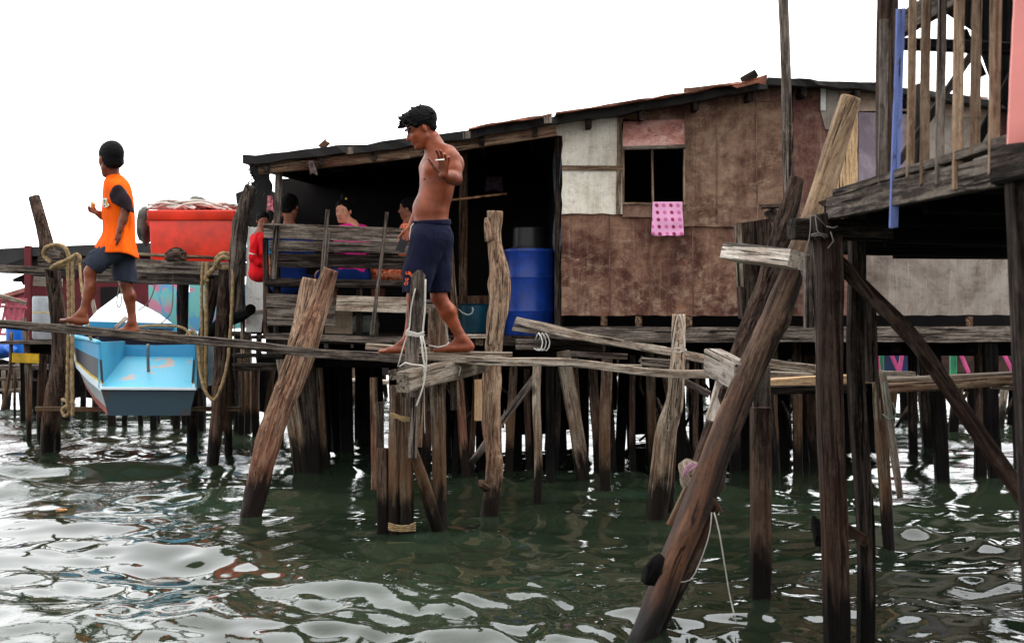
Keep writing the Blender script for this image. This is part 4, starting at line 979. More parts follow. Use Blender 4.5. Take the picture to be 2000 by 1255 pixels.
blob('net_fold', P(350, 405, 15.35), (.32, .3, .06), NET, nb, amp=.5, seed=3)
blob('net_fold', P(425, 403, 15.4), (.25, .25, .05), NET, nb, amp=.5, seed=8)
GREYC = flat('grey canvas', (112, 114, 106), .9, .2, 12, bump=.3)
o = panel('grey_canvas', [(340, 396), (362, 392), (376, 383), (392, 384), (408, 393), (400, 398), (375, 399), (352, 400)], 15.3, .12, GREYC, None, rag=1, step=6); tag(o, 'crumpled grey canvas on top of the net heap', 'canvas')
o = blob('hanging_sack', P(283, 440, 15.35), (.07, .2, .20), flat('dark grey sack', (84, 80, 74), .9, .25, 9, bump=.4), None, amp=.25, seed=2); tag(o, 'dark grey sack hanging behind the left edge of the red tub', 'sack')
# grey tin roof corner beyond the tub
o = panel('tin_sheet', [(398, 412), (430, 402), (470, 396), (480, 402), (470, 412)], 17.5, .05, flat('pale tin', (170, 174, 180), .5, .1), None); tag(o, 'pale tin sheet between the red tub and the leaning grey post', 'metal sheet')
o = panel('black_box', [(460, 378), (474, 372), (476, 396), (466, 404), (462, 396)], 16.5, .3, TAR, None, rag=1); tag(o, 'small black roof corner behind the leaning grey post', 'roof')
t = T('dark_awning', 'dark awning under the porch roof corner behind the grey post', 'awning', P(500, 430, 14.6))
panel('cover', [(480, 398), (520, 392), (532, 440), (486, 444)], 14.6, .05, TAR, t, rag=1)
beamp('batten', (478, 416, 14.5), (520, 412, 14.5), 4, .03, WG, t)

# ---- the boat: stern towards us, bow raised
BL = flat('sky blue boat paint', (84, 176, 208), .4, .06, 3, spec=.4)
def chip(name, base, chipc, thr=.6, sc=3.0):
    m = NT(name); co = m.coord('Object', (1, 1, 1)); n = m.noise(co, sc, 8, .7, .5); n2 = m.noise(co, sc * 4, 6, .7)
    c = m.mix(m.mr(n, thr, thr + .03, 0, .9), lin(base), lin(chipc)); c = m.mix(m.mr(n2, .62, .66, 0, .4), c, lin([v * .8 for v in base]))
    m.col(c); m.rough(.5); m.b.inputs['Specular IOR Level'].default_value = .35; return m.m
BLC = chip('chipped sky blue', (98, 194, 222), (206, 176, 158), .545)
BLD = chip('mid blue paint', (48, 142, 186), (90, 120, 140), .66)
NAVY = chip('dark hull paint', (44, 44, 54), (80, 78, 80), .64)
HULLG = chip('grey white hull', (150, 156, 158), (120, 96, 80), .62)
HULLR = chip('red bottom paint', (150, 72, 60), (176, 120, 100), .6)
TRAN = chip('dark slate transom', (32, 56, 68), (58, 44, 38), .55, 2)
DECKW = chip('white deck paint', (214, 226, 232), (176, 190, 200), .68)
YEL = flat('yellow stripe', (188, 160, 66), .6, .2)
bt = T('boat', 'sky blue wooden boat with a pale bow slung in ropes under the hoist', 'boat', P(290, 800, 15.0))
# stations from stern to bow: depth, centre px, half width top, top y, chine half width, chine y, keel y
st = [(14.35, 288, 95, 668, 89, 758, 78, 809), (14.75, 277, 108, 662, 103, 738, 88, 788), (15.3, 266, 121, 657, 115, 714, 98, 755), (15.9, 260, 121, 650, 114, 694, 92, 726), (16.45, 253, 92, 640, 84, 676, 62, 700), (17.2, 248, 60, 624, 52, 650, 30, 672), (17.8, 241, 26, 604, 20, 622, 8, 640), (18.2, 236, 2, 584, 2, 600, 1, 620)]
def hullpt(i, s, lvl):
    D, cx, wt, yt, wc, yc, wk, yk = st[i]
    if lvl == 0: return P(cx + s * wt, yt, D)
    if lvl == 1: return P(cx + s * wc, yc, D)
    return P(cx + s * wk, yk, D)
def strip(name, l0, t0, l1, t1, mat, off=0):
    V = []; Fc = []; n = len(st)
    for s in (-1, 1):
        for i in range(n):
            a = hullpt(i, s, l0[0]).lerp(hullpt(i, s, l0[1]), t0); b = hullpt(i, s, l1[0]).lerp(hullpt(i, s, l1[1]), t1)
            o_ = Vector((s * off, 0, 0)); V += [a + o_, b + o_, a + o_ - Vector((s * .02, 0, 0)), b + o_ - Vector((s * .02, 0, 0))]
    for k in range(2):
        for i in range(n - 1):
            a = (k * n + i) * 4; b = a + 4
            Fc += [(a, b, b + 1, a + 1), (a + 3, b + 3, b + 2, a + 2), (a, a + 2, b + 2, b), (a + 1, b + 1, b + 3, a + 3)]
        a = k * n * 4; Fc += [(a, a + 1, a + 3, a + 2)]
    o = obj(name, V, Fc, mat, bt, V[0]); bm = bmesh.new(); bm.from_mesh(o.data); bmesh.ops.recalc_face_normals(bm, faces=bm.faces); bm.to_mesh(o.data); bm.free(); return o
U = (0, 1); LW = (1, 2)
strip('upper_strake', U, 0, U, .38, BLD); strip('dark_strake', U, .38, U, .88, NAVY); strip('yellow_line', U, .84, U, .90, YEL, .006); strip('chine_rail', U, .9, U, 1.06, DECKW, .016)
strip('lower_strake', LW, .05, LW, .72, HULLG); strip('bottom_paint', LW, .72, LW, 1.0, HULLR, .003)
# bottom
V = []; 
for i in range(len(st)): V += [hullpt(i, -1, 2), hullpt(i, 1, 2)]
obj('bottom', V, [(2 * i, 2 * i + 1, 2 * i + 3, 2 * i + 2) for i in range(len(st) - 1)], HULLR, bt, V[0])
# transom and well
panel('transom', [(197, 760), (381, 760), (370, 811), (212, 811)], 14.34, .05, TRAN, bt)
beamp('transom_rail', (196, 758, 14.32), (384, 759, 14.32), 5, .06, DECKW, bt)
V = [P(196, 755, 14.36), P(382, 756, 14.36), P(380, 697, 15.25), P(198, 695, 15.25)]; V += [v - Vector((0, 0, .03)) for v in V]
obj('splash_well', V, [(0, 1, 2, 3), (7, 6, 5, 4), (0, 4, 5, 1), (1, 5, 6, 2), (2, 6, 7, 3), (3, 7, 4, 0)], BLC, bt, V[0])
V = [P(198, 696, 15.25), P(380, 698, 15.25), P(381, 672, 15.27), P(300, 674, 15.27), P(240, 673, 15.27), P(190, 666, 15.27)]; V += [v + Vector((0, .04, 0)) for v in V]
obj('well_bulkhead', V, [(0, 1, 2, 3, 4, 5), (11, 10, 9, 8, 7, 6)] + [(i, i + 6, (i + 1) % 6 + 6, (i + 1) % 6) for i in range(6)], BLD, bt, V[0])
for s, xa, xb in ((-1, 192, 197), (1, 379, 384)):
    panel('well_cheek', [(xa, 668), (xb, 668), (xb, 758), (xa, 758)], 14.37, .9, BL, bt)
tube('tiller_post', [P(290, 728, 14.8), P(289, 700, 14.78), P(289, 672, 14.76)], .016, flat('grey steel', (110, 112, 112), .4, metal=.6), bt, ns=10)
lathe('post_flange', P(290, 733, 14.8), [(.045, 0), (.045, .015), (.03, .02), (.02, .04)], flat('rusted flange', (168, 124, 104), .7), bt, ns=16)
# gunwales, thwart, foredeck
for s in (-1, 1):
    tube('gunwale', [hullpt(i, s, 0) for i in range(len(st))], .022, BL, bt, ns=8)
beamp('thwart', (196, 645, 15.9), (366, 652, 15.9), 8, .25, WB, bt)
panel('inner_bulkhead', [(192, 650), (365, 654), (362, 690), (196, 690)], 16.0, .03, flat('dark blue inside', (38, 40, 62), .6), bt)
V = [P(170, 628, 16.5), P(337, 632, 16.5), P(310, 612, 17.2), P(236, 572, 18.2), P(190, 606, 17.2)]; V += [v - Vector((0, 0, .03)) for v in V]
obj('foredeck', V, [(0, 1, 2, 3, 4), (9, 8, 7, 6, 5)] + [(i, i + 5, (i + 1) % 5 + 5, (i + 1) % 5) for i in range(5)], DECKW, bt, V[0])
panel('foredeck_edge', [(168, 627), (337, 631), (337, 641), (170, 640)], 16.48, .03, BLD, bt)
beamp('bow_cleat', (225, 640, 16.3), (247, 620, 16.4), 7, .04, WW, bt)

# ================================================================ BACKGROUND, LEFT
MAR = flat('maroon painted boards', (96, 34, 40), .75, .15, 5)
PNK = flat('pink painted boards', (178, 86, 104), .75, .12, 5)
rhs = T('maroon_house', 'dark maroon house on stilts behind the boat hoist', 'house', P(170, 660, 21))
panel('wall', [(55, 500), (290, 488), (290, 668), (55, 668)], 20.5, .1, MAR, rhs)
panel('roof', [(-80, 490), (40, 483), (280, 474), (470, 480), (470, 500), (280, 498), (60, 500), (0, 520), (-80, 522)], 20.2, 2.0, flat('dark tin roof', (44, 42, 42), .6, .2), rhs)
panel('opening_shade_panel', [(196, 560), (236, 560), (236, 660), (196, 660)], 20.42, .05, DARKW, rhs)  # dark sheet in place of the shade inside the opening
panel('opening_shade_panel', [(60, 505), (150, 500), (150, 540), (60, 540)], 20.42, .05, flat('dim recess', (52, 46, 44), .9), rhs)  # flat dim sheet, painted as the shade of a recess
beamp('door_post', (55, 480, 20.2), (55, 640, 20.2), 12, .1, MAR, rhs)
beamp('pale_pole', (180, 585, 19.8), (192, 640, 19.8), 7, .05, WL, rhs)
panel('wall', [(290, 540), (360, 540), (360, 668), (290, 668)], 20.6, .1, flat('very dark red boards', (50, 22, 26), .8), rhs)
beamp('floor_beam', (40, 668, 20.3), (480, 670, 20.3), 12, .1, WD, rhs)
panel('added_shade_board', [(40, 670), (480, 670), (480, 776), (300, 772), (180, 778), (40, 770)], 23.5, .05, WK, rhs, rag=3)  # added backing that darkens the gap under the house
for i in range(16):
    x = 45 + i * 29 + random.uniform(-6, 6); stilt(x + random.uniform(-6, 6), 670, x, 627.5 + F * EYE / random.choice((19.5, 20.5, 22)), random.uniform(9, 15), random.choice((WD, WP, WK)), par=rhs)
# mural wall
def mural():
    m = NT('pink and blue mural paint'); co = m.coord('Object', (1, 1, 1)); n = m.noise(co, 1.5, 3, .5, .6); 
    n2 = m.noise(m.coord('Object', (1, 1, .6)), 3.2, 3, .55, 1.2)
    c = m.ramp(n, [(.36, (206, 128, 150)), (.45, (206, 128, 150)), (.47, (116, 190, 184)), (.56, (118, 188, 186)), (.60, (206, 134, 158))])
    c = m.mix(m.mr(n2, .56, .58, 0, 1), c, lin((96, 166, 206))); c = m.mix(m.mr(n2, .36, .34, 0, 1), c, lin((196, 88, 158)))
    m.col(c); m.rough(.8); return m.m
mw = T('mural_wall', 'pink and turquoise painted wall behind the hoist posts', 'wall', P(380, 670, 18.5))
panel('painted_board', [(290, 556), (344, 554), (344, 646), (290, 646)], 18.6, .06, mural(), mw)
panel('painted_board', [(370, 552), (440, 552), (482, 556), (482, 640), (370, 648)], 18.4, .06, mural(), mw)
panel('painted_board', [(344, 570), (372, 570), (372, 646), (344, 646)], 18.5, .06, mural(), mw)
beamp('base_beam', (286, 652, 18.3), (490, 652, 18.3), 10, .1, WD, mw)
for x in (300, 350, 395, 430, 465, 485): stilt(x, 655, x + random.uniform(-6, 6), 842 if x % 2 else 835, 13, random.choice((WD, WP)), par=mw)
# grey drum on its stand
gd = T('grey_drum', 'grey plastic drum with a yellow band on a small stand at the far left', 'drum', P(90, 662, 17))
r_ = 24 * 17 / F
lathe('drum_body', P(88, 662, 17), [(r_ * .93, 0), (r_, .03), (r_, .49), (r_ * .95, .51), (0, .51)], flat('grey plastic', (150, 154, 158), .5, .08), gd)
lathe('yellow_band', P(88, 611, 17), [(r_ * 1.01, 0), (r_ * 1.01, .012)], YEL, gd)
sg = T('drum_stand', 'small plank stand on leaning poles under the grey drum', 'stand', P(80, 670, 17))
beamp('shelf', (14, 668, 16.9), (108, 668, 16.9), 7, .5, WG, sg)
beamp('bearer', (55, 680, 17.0), (108, 682, 17.0), 20, .1, WK, sg)
def leanpole(par, *p, mat=WP): return logp('leg', [(x, y, D, w) for x, y, D, w in p][::-1], mat, par, ns=9, step=.06)
leanpole(sg, (46, 620, 16.8, 10), (54, 700, 16.8, 13), (56, 830, 16.8, 11), (56, 900, 16.8, 11))
leanpole(sg, (85, 690, 17.2, 18), (80, 760, 17.2, 15), (78, 900, 17.2, 14), mat=WBK)
leanpole(sg, (22, 648, 16.8, 8), (20, 720, 16.8, 8), (5, 800, 16.8, 8))
beamp('yellow_board', (24, 698, 16.75), (76, 700, 16.75), 19, .03, flat('yellow painted board', (198, 158, 30), .6, .15), sg)
t = lathe('small_blue_drum', P(30, 694, 18), [(.11, 0), (.115, .02), (.115, .34), (.10, .36), (0, .36)], flat('bright blue plastic', (22, 92, 176), .4), None); tag(t, 'small bright blue drum at the left edge below the pink fence', 'drum')
t = blob('blue_tarpaulin', P(4, 684, 17.6), (.16, .2, .10), flat('blue tarpaulin', (30, 88, 176), .5, .2, 8), None, amp=.25); tag(t, 'blue tarpaulin bundle at the left picture edge', 'tarpaulin')
ft = T('fence', 'pink slatted balcony fence at the left picture edge', 'fence', P(20, 600, 18.5))
FP = flat('faded pink paint', (168, 84, 92), .7, .15)
for y in (585, 600, 654): beamp('fence_rail', (-30, y - 3, 18.5), (52, y, 18.5), 5, .04, FP, ft)
for i in range(6): beamp('fence_slat', (-24 + i * 12, 650, 18.52), (-10 + i * 12, 586, 18.52), 5, .02, FP, ft)
beamp('hand_rail', (-20, 572, 18.3), (50, 592, 18.3), 8, .06, WL, ft)
ph = T('pink_house', 'small far pink house with a thin tin roof at the left edge', 'house', P(20, 640, 26))
panel('wall', [(10, 578), (52, 566), (52, 640), (10, 640)], 26, .2, PNK, ph)
panel('roof', [(-30, 584), (52, 560), (54, 568), (-30, 592)], 25.8, 1.5, flat('rusty pink tin', (150, 92, 86), .6), ph)
o = panel('far_awning', [(24, 545), (50, 534), (56, 548), (44, 556), (40, 546), (26, 550)], 22, .3, TAR, None); tag(o, 'small dark awning jutting from the maroon house', 'awning')
# far left jetty
fj = T('far_jetty', 'low crooked jetty of thin poles at the far left', 'jetty', P(0, 720, 22))
for i in range(18):
    x = -60 + i * 13 + random.uniform(-4, 4); stilt(x + random.uniform(-14, 14), random.choice((700, 715, 722)), x, random.choice((782, 800, 812, 822)), random.uniform(5, 9), random.choice((WL, WP, WD)), par=fj, round_=True)
panel('added_shade_board', [(-90, 700), (60, 705), (60, 768), (-90, 770)], 24, .05, WK, fj, rag=4)  # added backing, hides bright water behind the poles
beamp('deck_beam', (-80, 718, 21), (120, 716, 21), 8, .8, WG, fj); beamp('deck_beam', (-80, 738, 22), (100, 742, 22), 6, .1, WG, fj); beamp('deck_beam', (-80, 762, 22), (40, 760, 22), 5, .1, WL, fj)

# ================================================================ BACKGROUND BELOW AND BEHIND
nj = T('side_landing', 'low grey landing stage between the boat and the porch', 'landing', P(500, 700, 15.5))
for a, b, w in (((455, 694), (555, 694), 7), ((455, 716), (555, 716), 14), ((470, 674), (560, 676), 8)): beamp('deck_board', (*a, 15.5), (*b, 15.5), w, .3, WG, nj)
for args in ((500, 720, 498, 850, 14, WBK), (530, 720, 515, 865, 10, WP), (545, 700, 548, 860, 12, WD), (488, 720, 488, 838, 9, WD), (470, 700, 472, 850, 12, WP), (524, 720, 524, 840, 12, WK)): stilt(*args, par=nj)
for xa, xb, yb in ((440, 492, 792), (498, 560, 806)): panel('added_shade_board', [(xa, 690), (xb, 690), (xb, yb), (xa, yb - 5)], 19.0, .03, WK, nj, rag=3)  # added dark boards, closing white gaps behind the landing
fp = T('far_walkway', 'far walkway on many thin posts with pink zigzag and green railing', 'walkway', P(1750, 735, 20))
GRN = flat('green painted post', (50, 138, 96), .6, .12); PKB = flat('bright pink bar', (206, 84, 140), .6, .1); NVB = flat('dim navy wall', (30, 42, 74), .8, .2)
for x in (1719, 1862): beamp('green_post', (x, 734, 19.5), (x, 640, 19.5), 12, .08, GRN, fp)
for (x0, x1) in ((1712, 1716), (1735, 1756), (1763, 1756), (1803, 1818), (1872, 1892), (1955, 1980), (1992, 1982)):
    beamp('pink_bar', (x0, 680, 19.4), (x1, 728, 19.4), 7, .04, PKB, fp)
beamp('rail', (1700, 681, 19.6), (2080, 680, 19.6), 4, .04, WL, fp)
beamp('deck_edge', (1440, 738, 19.6), (2150, 738, 19.6), 10, .9, WG, fp)
for i in range(30):
    D = random.choice((17.6, 18.6, 19.6, 20.6)); x = 1440 + i * 23 + random.uniform(-8, 8)
    stilt(x + random.uniform(-12, 12), 742, x, 627.5 + F * EYE / D, random.uniform(10, 18), random.choice((WP, WD, WK, WL)), par=fp)
for i in range(7): beamp('cross_brace', (1700 + i * 50, 835, 19.2), (1745 + i * 48, 765, 19.2), 6, .04, WP, fp)
fh = T('far_house', 'dim navy and brown house far behind the right walkway', 'house', P(1800, 700, 24))
panel('wall', [(1690, 600), (1830, 600), (1830, 726), (1690, 726)], 24, .2, NVB, fh)
panel('wall', [(1830, 600), (2150, 600), (2150, 726), (1830, 726)], 24.2, .2, flat('dim brown wall', (62, 44, 38), .9, .3), fh)
panel('floor_beam', [(1680, 726), (2150, 726), (2150, 738), (1680, 738)], 23.8, .3, WD, fh)
for i in range(14): stilt(1700 + i * 34, 738, 1700 + i * 34 + random.uniform(-9, 9), 785 + (i % 3) * 8, 10, random.choice((WD, WK)), par=fh)
for xa, xb, yb in ((1440, 1560, 772), (1600, 1690, 768), (1700, 1835, 775), (1850, 1960, 770), (1975, 2140, 776)): panel('added_shade_board', [(xa, 738), (xb, 738), (xb, yb), (xa, yb - 6)], 23.0, .05, WK, fh, rag=4)  # added dark boards against the bright gaps below the floor
f2 = T('added_far_hut', 'dark hut on stilts added far beneath the shack to close bright gaps', 'house', P(1250, 700, 27))
panel('wall', [(520, 640), (1700, 640), (1700, 730), (1400, 738), (900, 730), (520, 736)], 27, .3, flat('far dark wall', (40, 34, 32), .9, .3), f2)  # added wide wall, blocks the bright horizon between the stilts
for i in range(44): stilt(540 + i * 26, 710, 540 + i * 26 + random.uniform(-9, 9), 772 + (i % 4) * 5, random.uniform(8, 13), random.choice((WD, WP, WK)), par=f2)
f3 = T('far_landing', 'pale far landing with crooked posts seen through the gap left of the trestle', 'landing', P(710, 740, 21))
beamp('deck_edge', (560, 738, 21), (760, 746, 21), 7, .5, WW, f3)
for args in ((696, 735, 682, 800, 9, WL), (712, 740, 709, 800, 7, WD), (590, 740, 586, 795, 8, WP), (625, 740, 628, 800, 8, WD), (655, 740, 652, 802, 8, WP), (740, 742, 742, 797, 8, WD)): stilt(*args, par=f3, round_=True)

# small things afloat
def scrap(name, x, y, w, h, mat, label, cat):
    D = F * EYE / (y - 627.5); o = blob(name, P(x, y, D) + Vector((0, 0, .03)), (w * D / F, w * D / F, h * D / F), mat, None, 2, .5, seed=x); return tag(o, label, cat)
scrap('dead_leaf', 120, 1004, 10, 4, flat('orange leaf', (176, 120, 70), .8, .3, 30), 'orange brown leaf floating in front of the boat', 'leaf')
scrap('paper_scrap', 1896, 1062, 9, 5, WSHEET, 'white scrap floating right of the leaning stakes', 'litter')
scrap('foam_bit', 253, 1022, 4, 5, WSHEET, 'tiny white foam bit floating below the boat', 'litter')
# ================================================================ PEOPLE (implicit surfaces meshed with surface nets)
def W3_(x, y, d, D0): return P(x, y, D0 + d * D0 / F)
class Sdf:
    """coordinates: x right, y down (photo pixels at depth D0), d = depth in the same pixel unit, + away"""
    def __init__(s, D0, h=1.5): s.D0 = D0; s.h = h; s.p = []
    def cap(s, a, b, ra, rb, k=5, op='u'): s.p.append(('c', np.array(a, float), np.array(b, float), ra, rb, k, op)); return s
    def ell(s, c, r, rot=None, k=6, op='u'):
        s.p.append(('e', np.array(c, float), np.array(r, float), np.array(rot) if rot is not None else np.eye(3), 0, k, op)); return s
    def half(s, pt, n, k=1.5): n = np.array(n, float); s.p.append(('h', np.array(pt, float), n / np.linalg.norm(n), 0, 0, k, 's')); return s
    def chain(s, pts, rs, k=4):
        for i in range(len(pts) - 1): s.cap(pts[i], pts[i + 1], rs[i], rs[i + 1], k)
        return s
    def mesh(s):
        h = s.h; lo = np.full(3, 1e9); hi = -lo
        for q in s.p:
            if q[6] != 'u': continue
            if q[0] == 'c': m = max(q[3], q[4]); lo = np.minimum(lo, np.minimum(q[1], q[2]) - m); hi = np.maximum(hi, np.maximum(q[1], q[2]) + m)
            else: m = q[2].max(); lo = np.minimum(lo, q[1] - m); hi = np.maximum(hi, q[1] + m)
        lo -= 3 * h; hi += 3 * h; N = np.ceil((hi - lo) / h).astype(int) + 1
        G = np.full(N, 50.0, np.float32)
        ax = [lo[i] + np.arange(N[i]) * h for i in range(3)]
        for (ty, a, b, ra, rb, k, op) in s.p:
            if ty == 'h': l, u = lo, hi
            elif ty == 'c': m = max(ra, rb) + k + 3 * h; l = np.minimum(a, b) - m; u = np.maximum(a, b) + m
            else: m = b.max() + k + 3 * h; l = a - m; u = a + m
            i0 = np.clip(((l - lo) / h).astype(int), 0, N - 1); i1 = np.clip(((u - lo) / h).astype(int) + 2, 1, N)
            X, Y, Z = np.meshgrid(*[ax[i][i0[i]:i1[i]] for i in range(3)], indexing='ij')
            Q = np.stack([X, Y, Z], -1)
            if ty == 'c':
                ab = b - a; L2 = max(ab @ ab, 1e-9); t = np.clip(((Q - a) @ ab) / L2, 0, 1)
                dd = np.linalg.norm(Q - a - t[..., None] * ab, axis=-1) - (ra + (rb - ra) * t)
            elif ty == 'e':
                q = (Q - a) @ ra; k0 = np.linalg.norm(q / b, axis=-1); k1 = np.linalg.norm(q / (b * b), axis=-1)
                dd = k0 * (k0 - 1) / np.maximum(k1, 1e-9)
            else: dd = -((Q - a) @ b)
            sl = tuple(slice(i0[i], i1[i]) for i in range(3)); g = G[sl]
            if op == 'u':
                hh = np.maximum(k - np.abs(g - dd), 0) / k; G[sl] = np.minimum(g, dd) - hh * hh * k * .25
            else:
                nd = -dd; hh = np.maximum(k - np.abs(g - nd), 0) / k; G[sl] = np.maximum(g, nd) + hh * hh * k * .25
        return surf(G, lo, h)
def surf(G, lo, h):
    ins = G < 0; nx, ny, nz = G.shape
    c = np.zeros((nx - 1, ny - 1, nz - 1), np.uint8)
    for dx in (0, 1):
        for dy in (0, 1):
            for dz in (0, 1): c += ins[dx:nx - 1 + dx, dy:ny - 1 + dy, dz:nz - 1 + dz]
    cells = np.argwhere((c > 0) & (c < 8)); idx = np.full(c.shape, -1, np.int64); idx[tuple(cells.T)] = np.arange(len(cells))
    acc = np.zeros((len(cells), 3)); cnt = np.zeros(len(cells))
    cor = [(x, y, z) for x in (0, 1) for y in (0, 1) for z in (0, 1)]
    for a in cor:
        for b in cor:
            if a < b and sum(abs(a[i] - b[i]) for i in range(3)) == 1:
                va = G[tuple((cells + a).T)]; vb = G[tuple((cells + b).T)]; m = (va < 0) != (vb < 0)
                t = np.where(m, va / np.where(m, va - vb, 1), 0)[:, None]
                acc += np.where(m[:, None], np.array(a) + t * (np.array(b) - np.array(a)), 0); cnt += m
    V = lo + (cells + acc / cnt[:, None]) * h; Fs = []
    for axis in range(3):
        sa = [slice(None)] * 3; sb = [slice(None)] * 3; sa[axis] = slice(0, -1); sb[axis] = slice(1, None)
        A = ins[tuple(sa)]; B = ins[tuple(sb)]; e = np.argwhere(A != B); o1, o2 = [i for i in range(3) if i != axis]
        e = e[(e[:, o1] > 0) & (e[:, o2] > 0) & (e[:, o1] < G.shape[o1] - 1) & (e[:, o2] < G.shape[o2] - 1)]
        u = np.zeros(3, int); u[o1] = 1; v = np.zeros(3, int); v[o2] = 1
        q = np.stack([idx[tuple((e - u - v).T)], idx[tuple((e - v).T)], idx[tuple(e.T)], idx[tuple((e - u).T)]], 1)
        fl = A[tuple(e.T)]
        if axis == 1: fl = ~fl
        q = np.where(fl[:, None], q, q[:, ::-1]); Fs.append(q)
    return V, np.vstack(Fs)
def bodymesh(name, sd, mat, parent=None, fn=None, smooth_it=1):
    V, Fq = sd.mesh(); D0 = sd.D0
    if fn is not None: V = fn(V)
    # a light relax
    for _ in range(smooth_it):
        acc = np.zeros_like(V); cn = np.zeros(len(V))
        for a, b in ((0, 1), (1, 2), (2, 3), (3, 0)):
            np.add.at(acc, Fq[:, a], V[Fq[:, b]]); np.add.at(cn, Fq[:, a], 1); np.add.at(acc, Fq[:, b], V[Fq[:, a]]); np.add.at(cn, Fq[:, b], 1)
        V = V * .5 + acc / np.maximum(cn, 1)[:, None] * .5
    s = D0 / F; kq = s * (1 + V[:, 2] / F); Wd = np.stack([(V[:, 0] - 1000) * kq, D0 + V[:, 2] * s, EYE + (627.5 - V[:, 1]) * kq], 1)
    c = Wd.mean(0)
    me = bpy.data.meshes.new(name); Wc = (Wd - c).astype(np.float32)
    # (x, y-down, depth) -> (x, depth, z-up) keeps handedness, so face order stays
    me.vertices.add(len(Wc)); me.vertices.foreach_set('co', Wc.ravel()); me.loops.add(len(Fq) * 4); me.loops.foreach_set('vertex_index', Fq.ravel().astype(np.int32))
    me.polygons.add(len(Fq)); me.polygons.foreach_set('loop_start', np.arange(len(Fq)) * 4); me.polygons.foreach_set('use_smooth', [True] * len(Fq)); me.update(calc_edges=True)
    me.materials.append(mat); me.validate()
    bm = bmesh.new(); bm.from_mesh(me); bmesh.ops.recalc_face_normals(bm, faces=bm.faces); bm.to_mesh(me); bm.free()
    o = bpy.data.objects.new(name, me); COL.objects.link(o); o['_w'] = tuple(c); o['_r'] = (1, 0, 0, 0)
    if parent: o.parent = parent; o.location = Vector(c) - wl(parent)
    else: o.location = c
    return o
def axes(f, u=(0, -1, 0)):
    """columns: forward, side, up in (x, ydown, d)"""
    f = np.array(f, float); f /= np.linalg.norm(f); u = np.array(u, float); u = u - f * (u @ f); u /= np.linalg.norm(u); s_ = np.cross(f, u)
    return np.stack([f, s_, u], 1)
def loc(c, A, H, v): return np.array(c) + A @ (np.array(v, float) * H)
def head(sd, c, A, H, female=False, nose=1.0, chin=0.0):
    """c = head centre (between the ears), H = head height in px"""
    g = lambda *v: loc(c, A, H, v)
    sd.ell(g(-.05, 0, .14), (.40 * H, .325 * H, .355 * H), A, k=.08 * H)
    sd.ell(g(.10 + chin * .4, 0, -.16), (.265 * H, .245 * H, .31 * H), A, k=.10 * H)
    sd.cap(g(.20 + chin, .06, -.40), g(.20 + chin, -.06, -.40), .085 * H, .085 * H, k=.09 * H)
    sd.cap(g(.02, .20, -.22), g(.17 + chin, .10, -.39), .07 * H, .06 * H, k=.09 * H); sd.cap(g(.02, -.20, -.22), g(.17 + chin, -.10, -.39), .07 * H, .06 * H, k=.09 * H)
    for s_ in (1, -1):
        sd.ell(g(.215, .15 * s_, -.10), (.10 * H, .09 * H, .07 * H), A, k=.07 * H)
        sd.ell(g(.375, .135 * s_, .015), (.07 * H, .075 * H, .045 * H), A, k=.05 * H, op='s')
        sd.ell(g(.265, .13 * s_, .010), (.058 * H, .06 * H, .05 * H), A, k=.015 * H)
        sd.cap(g(.325, .05 * s_, .085), g(.265, .20 * s_, .075), .035 * H, .03 * H, k=.05 * H)
        sd.ell(g(-.03, .325 * s_, -.02), (.065 * H, .028 * H, .115 * H), axes_rot(A, .35 * s_), k=.025 * H)
    sd.chain([g(.335, 0, .05), g(.385, 0, -.05), g(.425 * (1 + .03 * nose), 0, -.125)], [.03 * H, .035 * H, .045 * H], k=.03 * H)
    for s_ in (1, -1): sd.cap(g(.375, .045 * s_, -.145), g(.36, .05 * s_, -.15), .033 * H, .03 * H, k=.02 * H)
    sd.ell(g(.325 + chin * .4, 0, -.245), (.05 * H, .095 * H, .026 * H), A, k=.02 * H); sd.ell(g(.315 + chin * .4, 0, -.295), (.05 * H, .085 * H, .028 * H), A, k=.02 * H)
def axes_rot(A, a):
    c, s_ = math.cos(a), math.sin(a); Rm = np.array([[c, -s_, 0], [s_, c, 0], [0, 0, 1]]); return A @ Rm
def eyes(name_parent, c, A, H, D0, brow_mat, white=None):
    g = lambda *v: loc(c, A, H, v); s = D0 / F
    W3 = lambda v: W3_(v[0], v[1], v[2], D0)
    for s_ in (1, -1):
        o = blob('eye', W3(g(.292, .13 * s_, .008)), (.040 * H * s,) * 3, white or EYEW, name_parent, 2, 0); 
        p = blob('iris', W3(g(.322, .133 * s_, .006)), (.019 * H * s,) * 3, EYEB, o, 2, 0)
        tube('eyebrow', [W3(g(.345, .045 * s_, .085)), W3(g(.335, .12 * s_, .115)), W3(g(.26, .215 * s_, .085))], .014 * H * s, brow_mat, name_parent, ns=6)
        tube('eyelid', [W3(g(.30, .07 * s_, .012)), W3(g(.325, .13 * s_, .040)), W3(g(.28, .19 * s_, .008))], .008 * H * s, brow_mat, name_parent, ns=5)
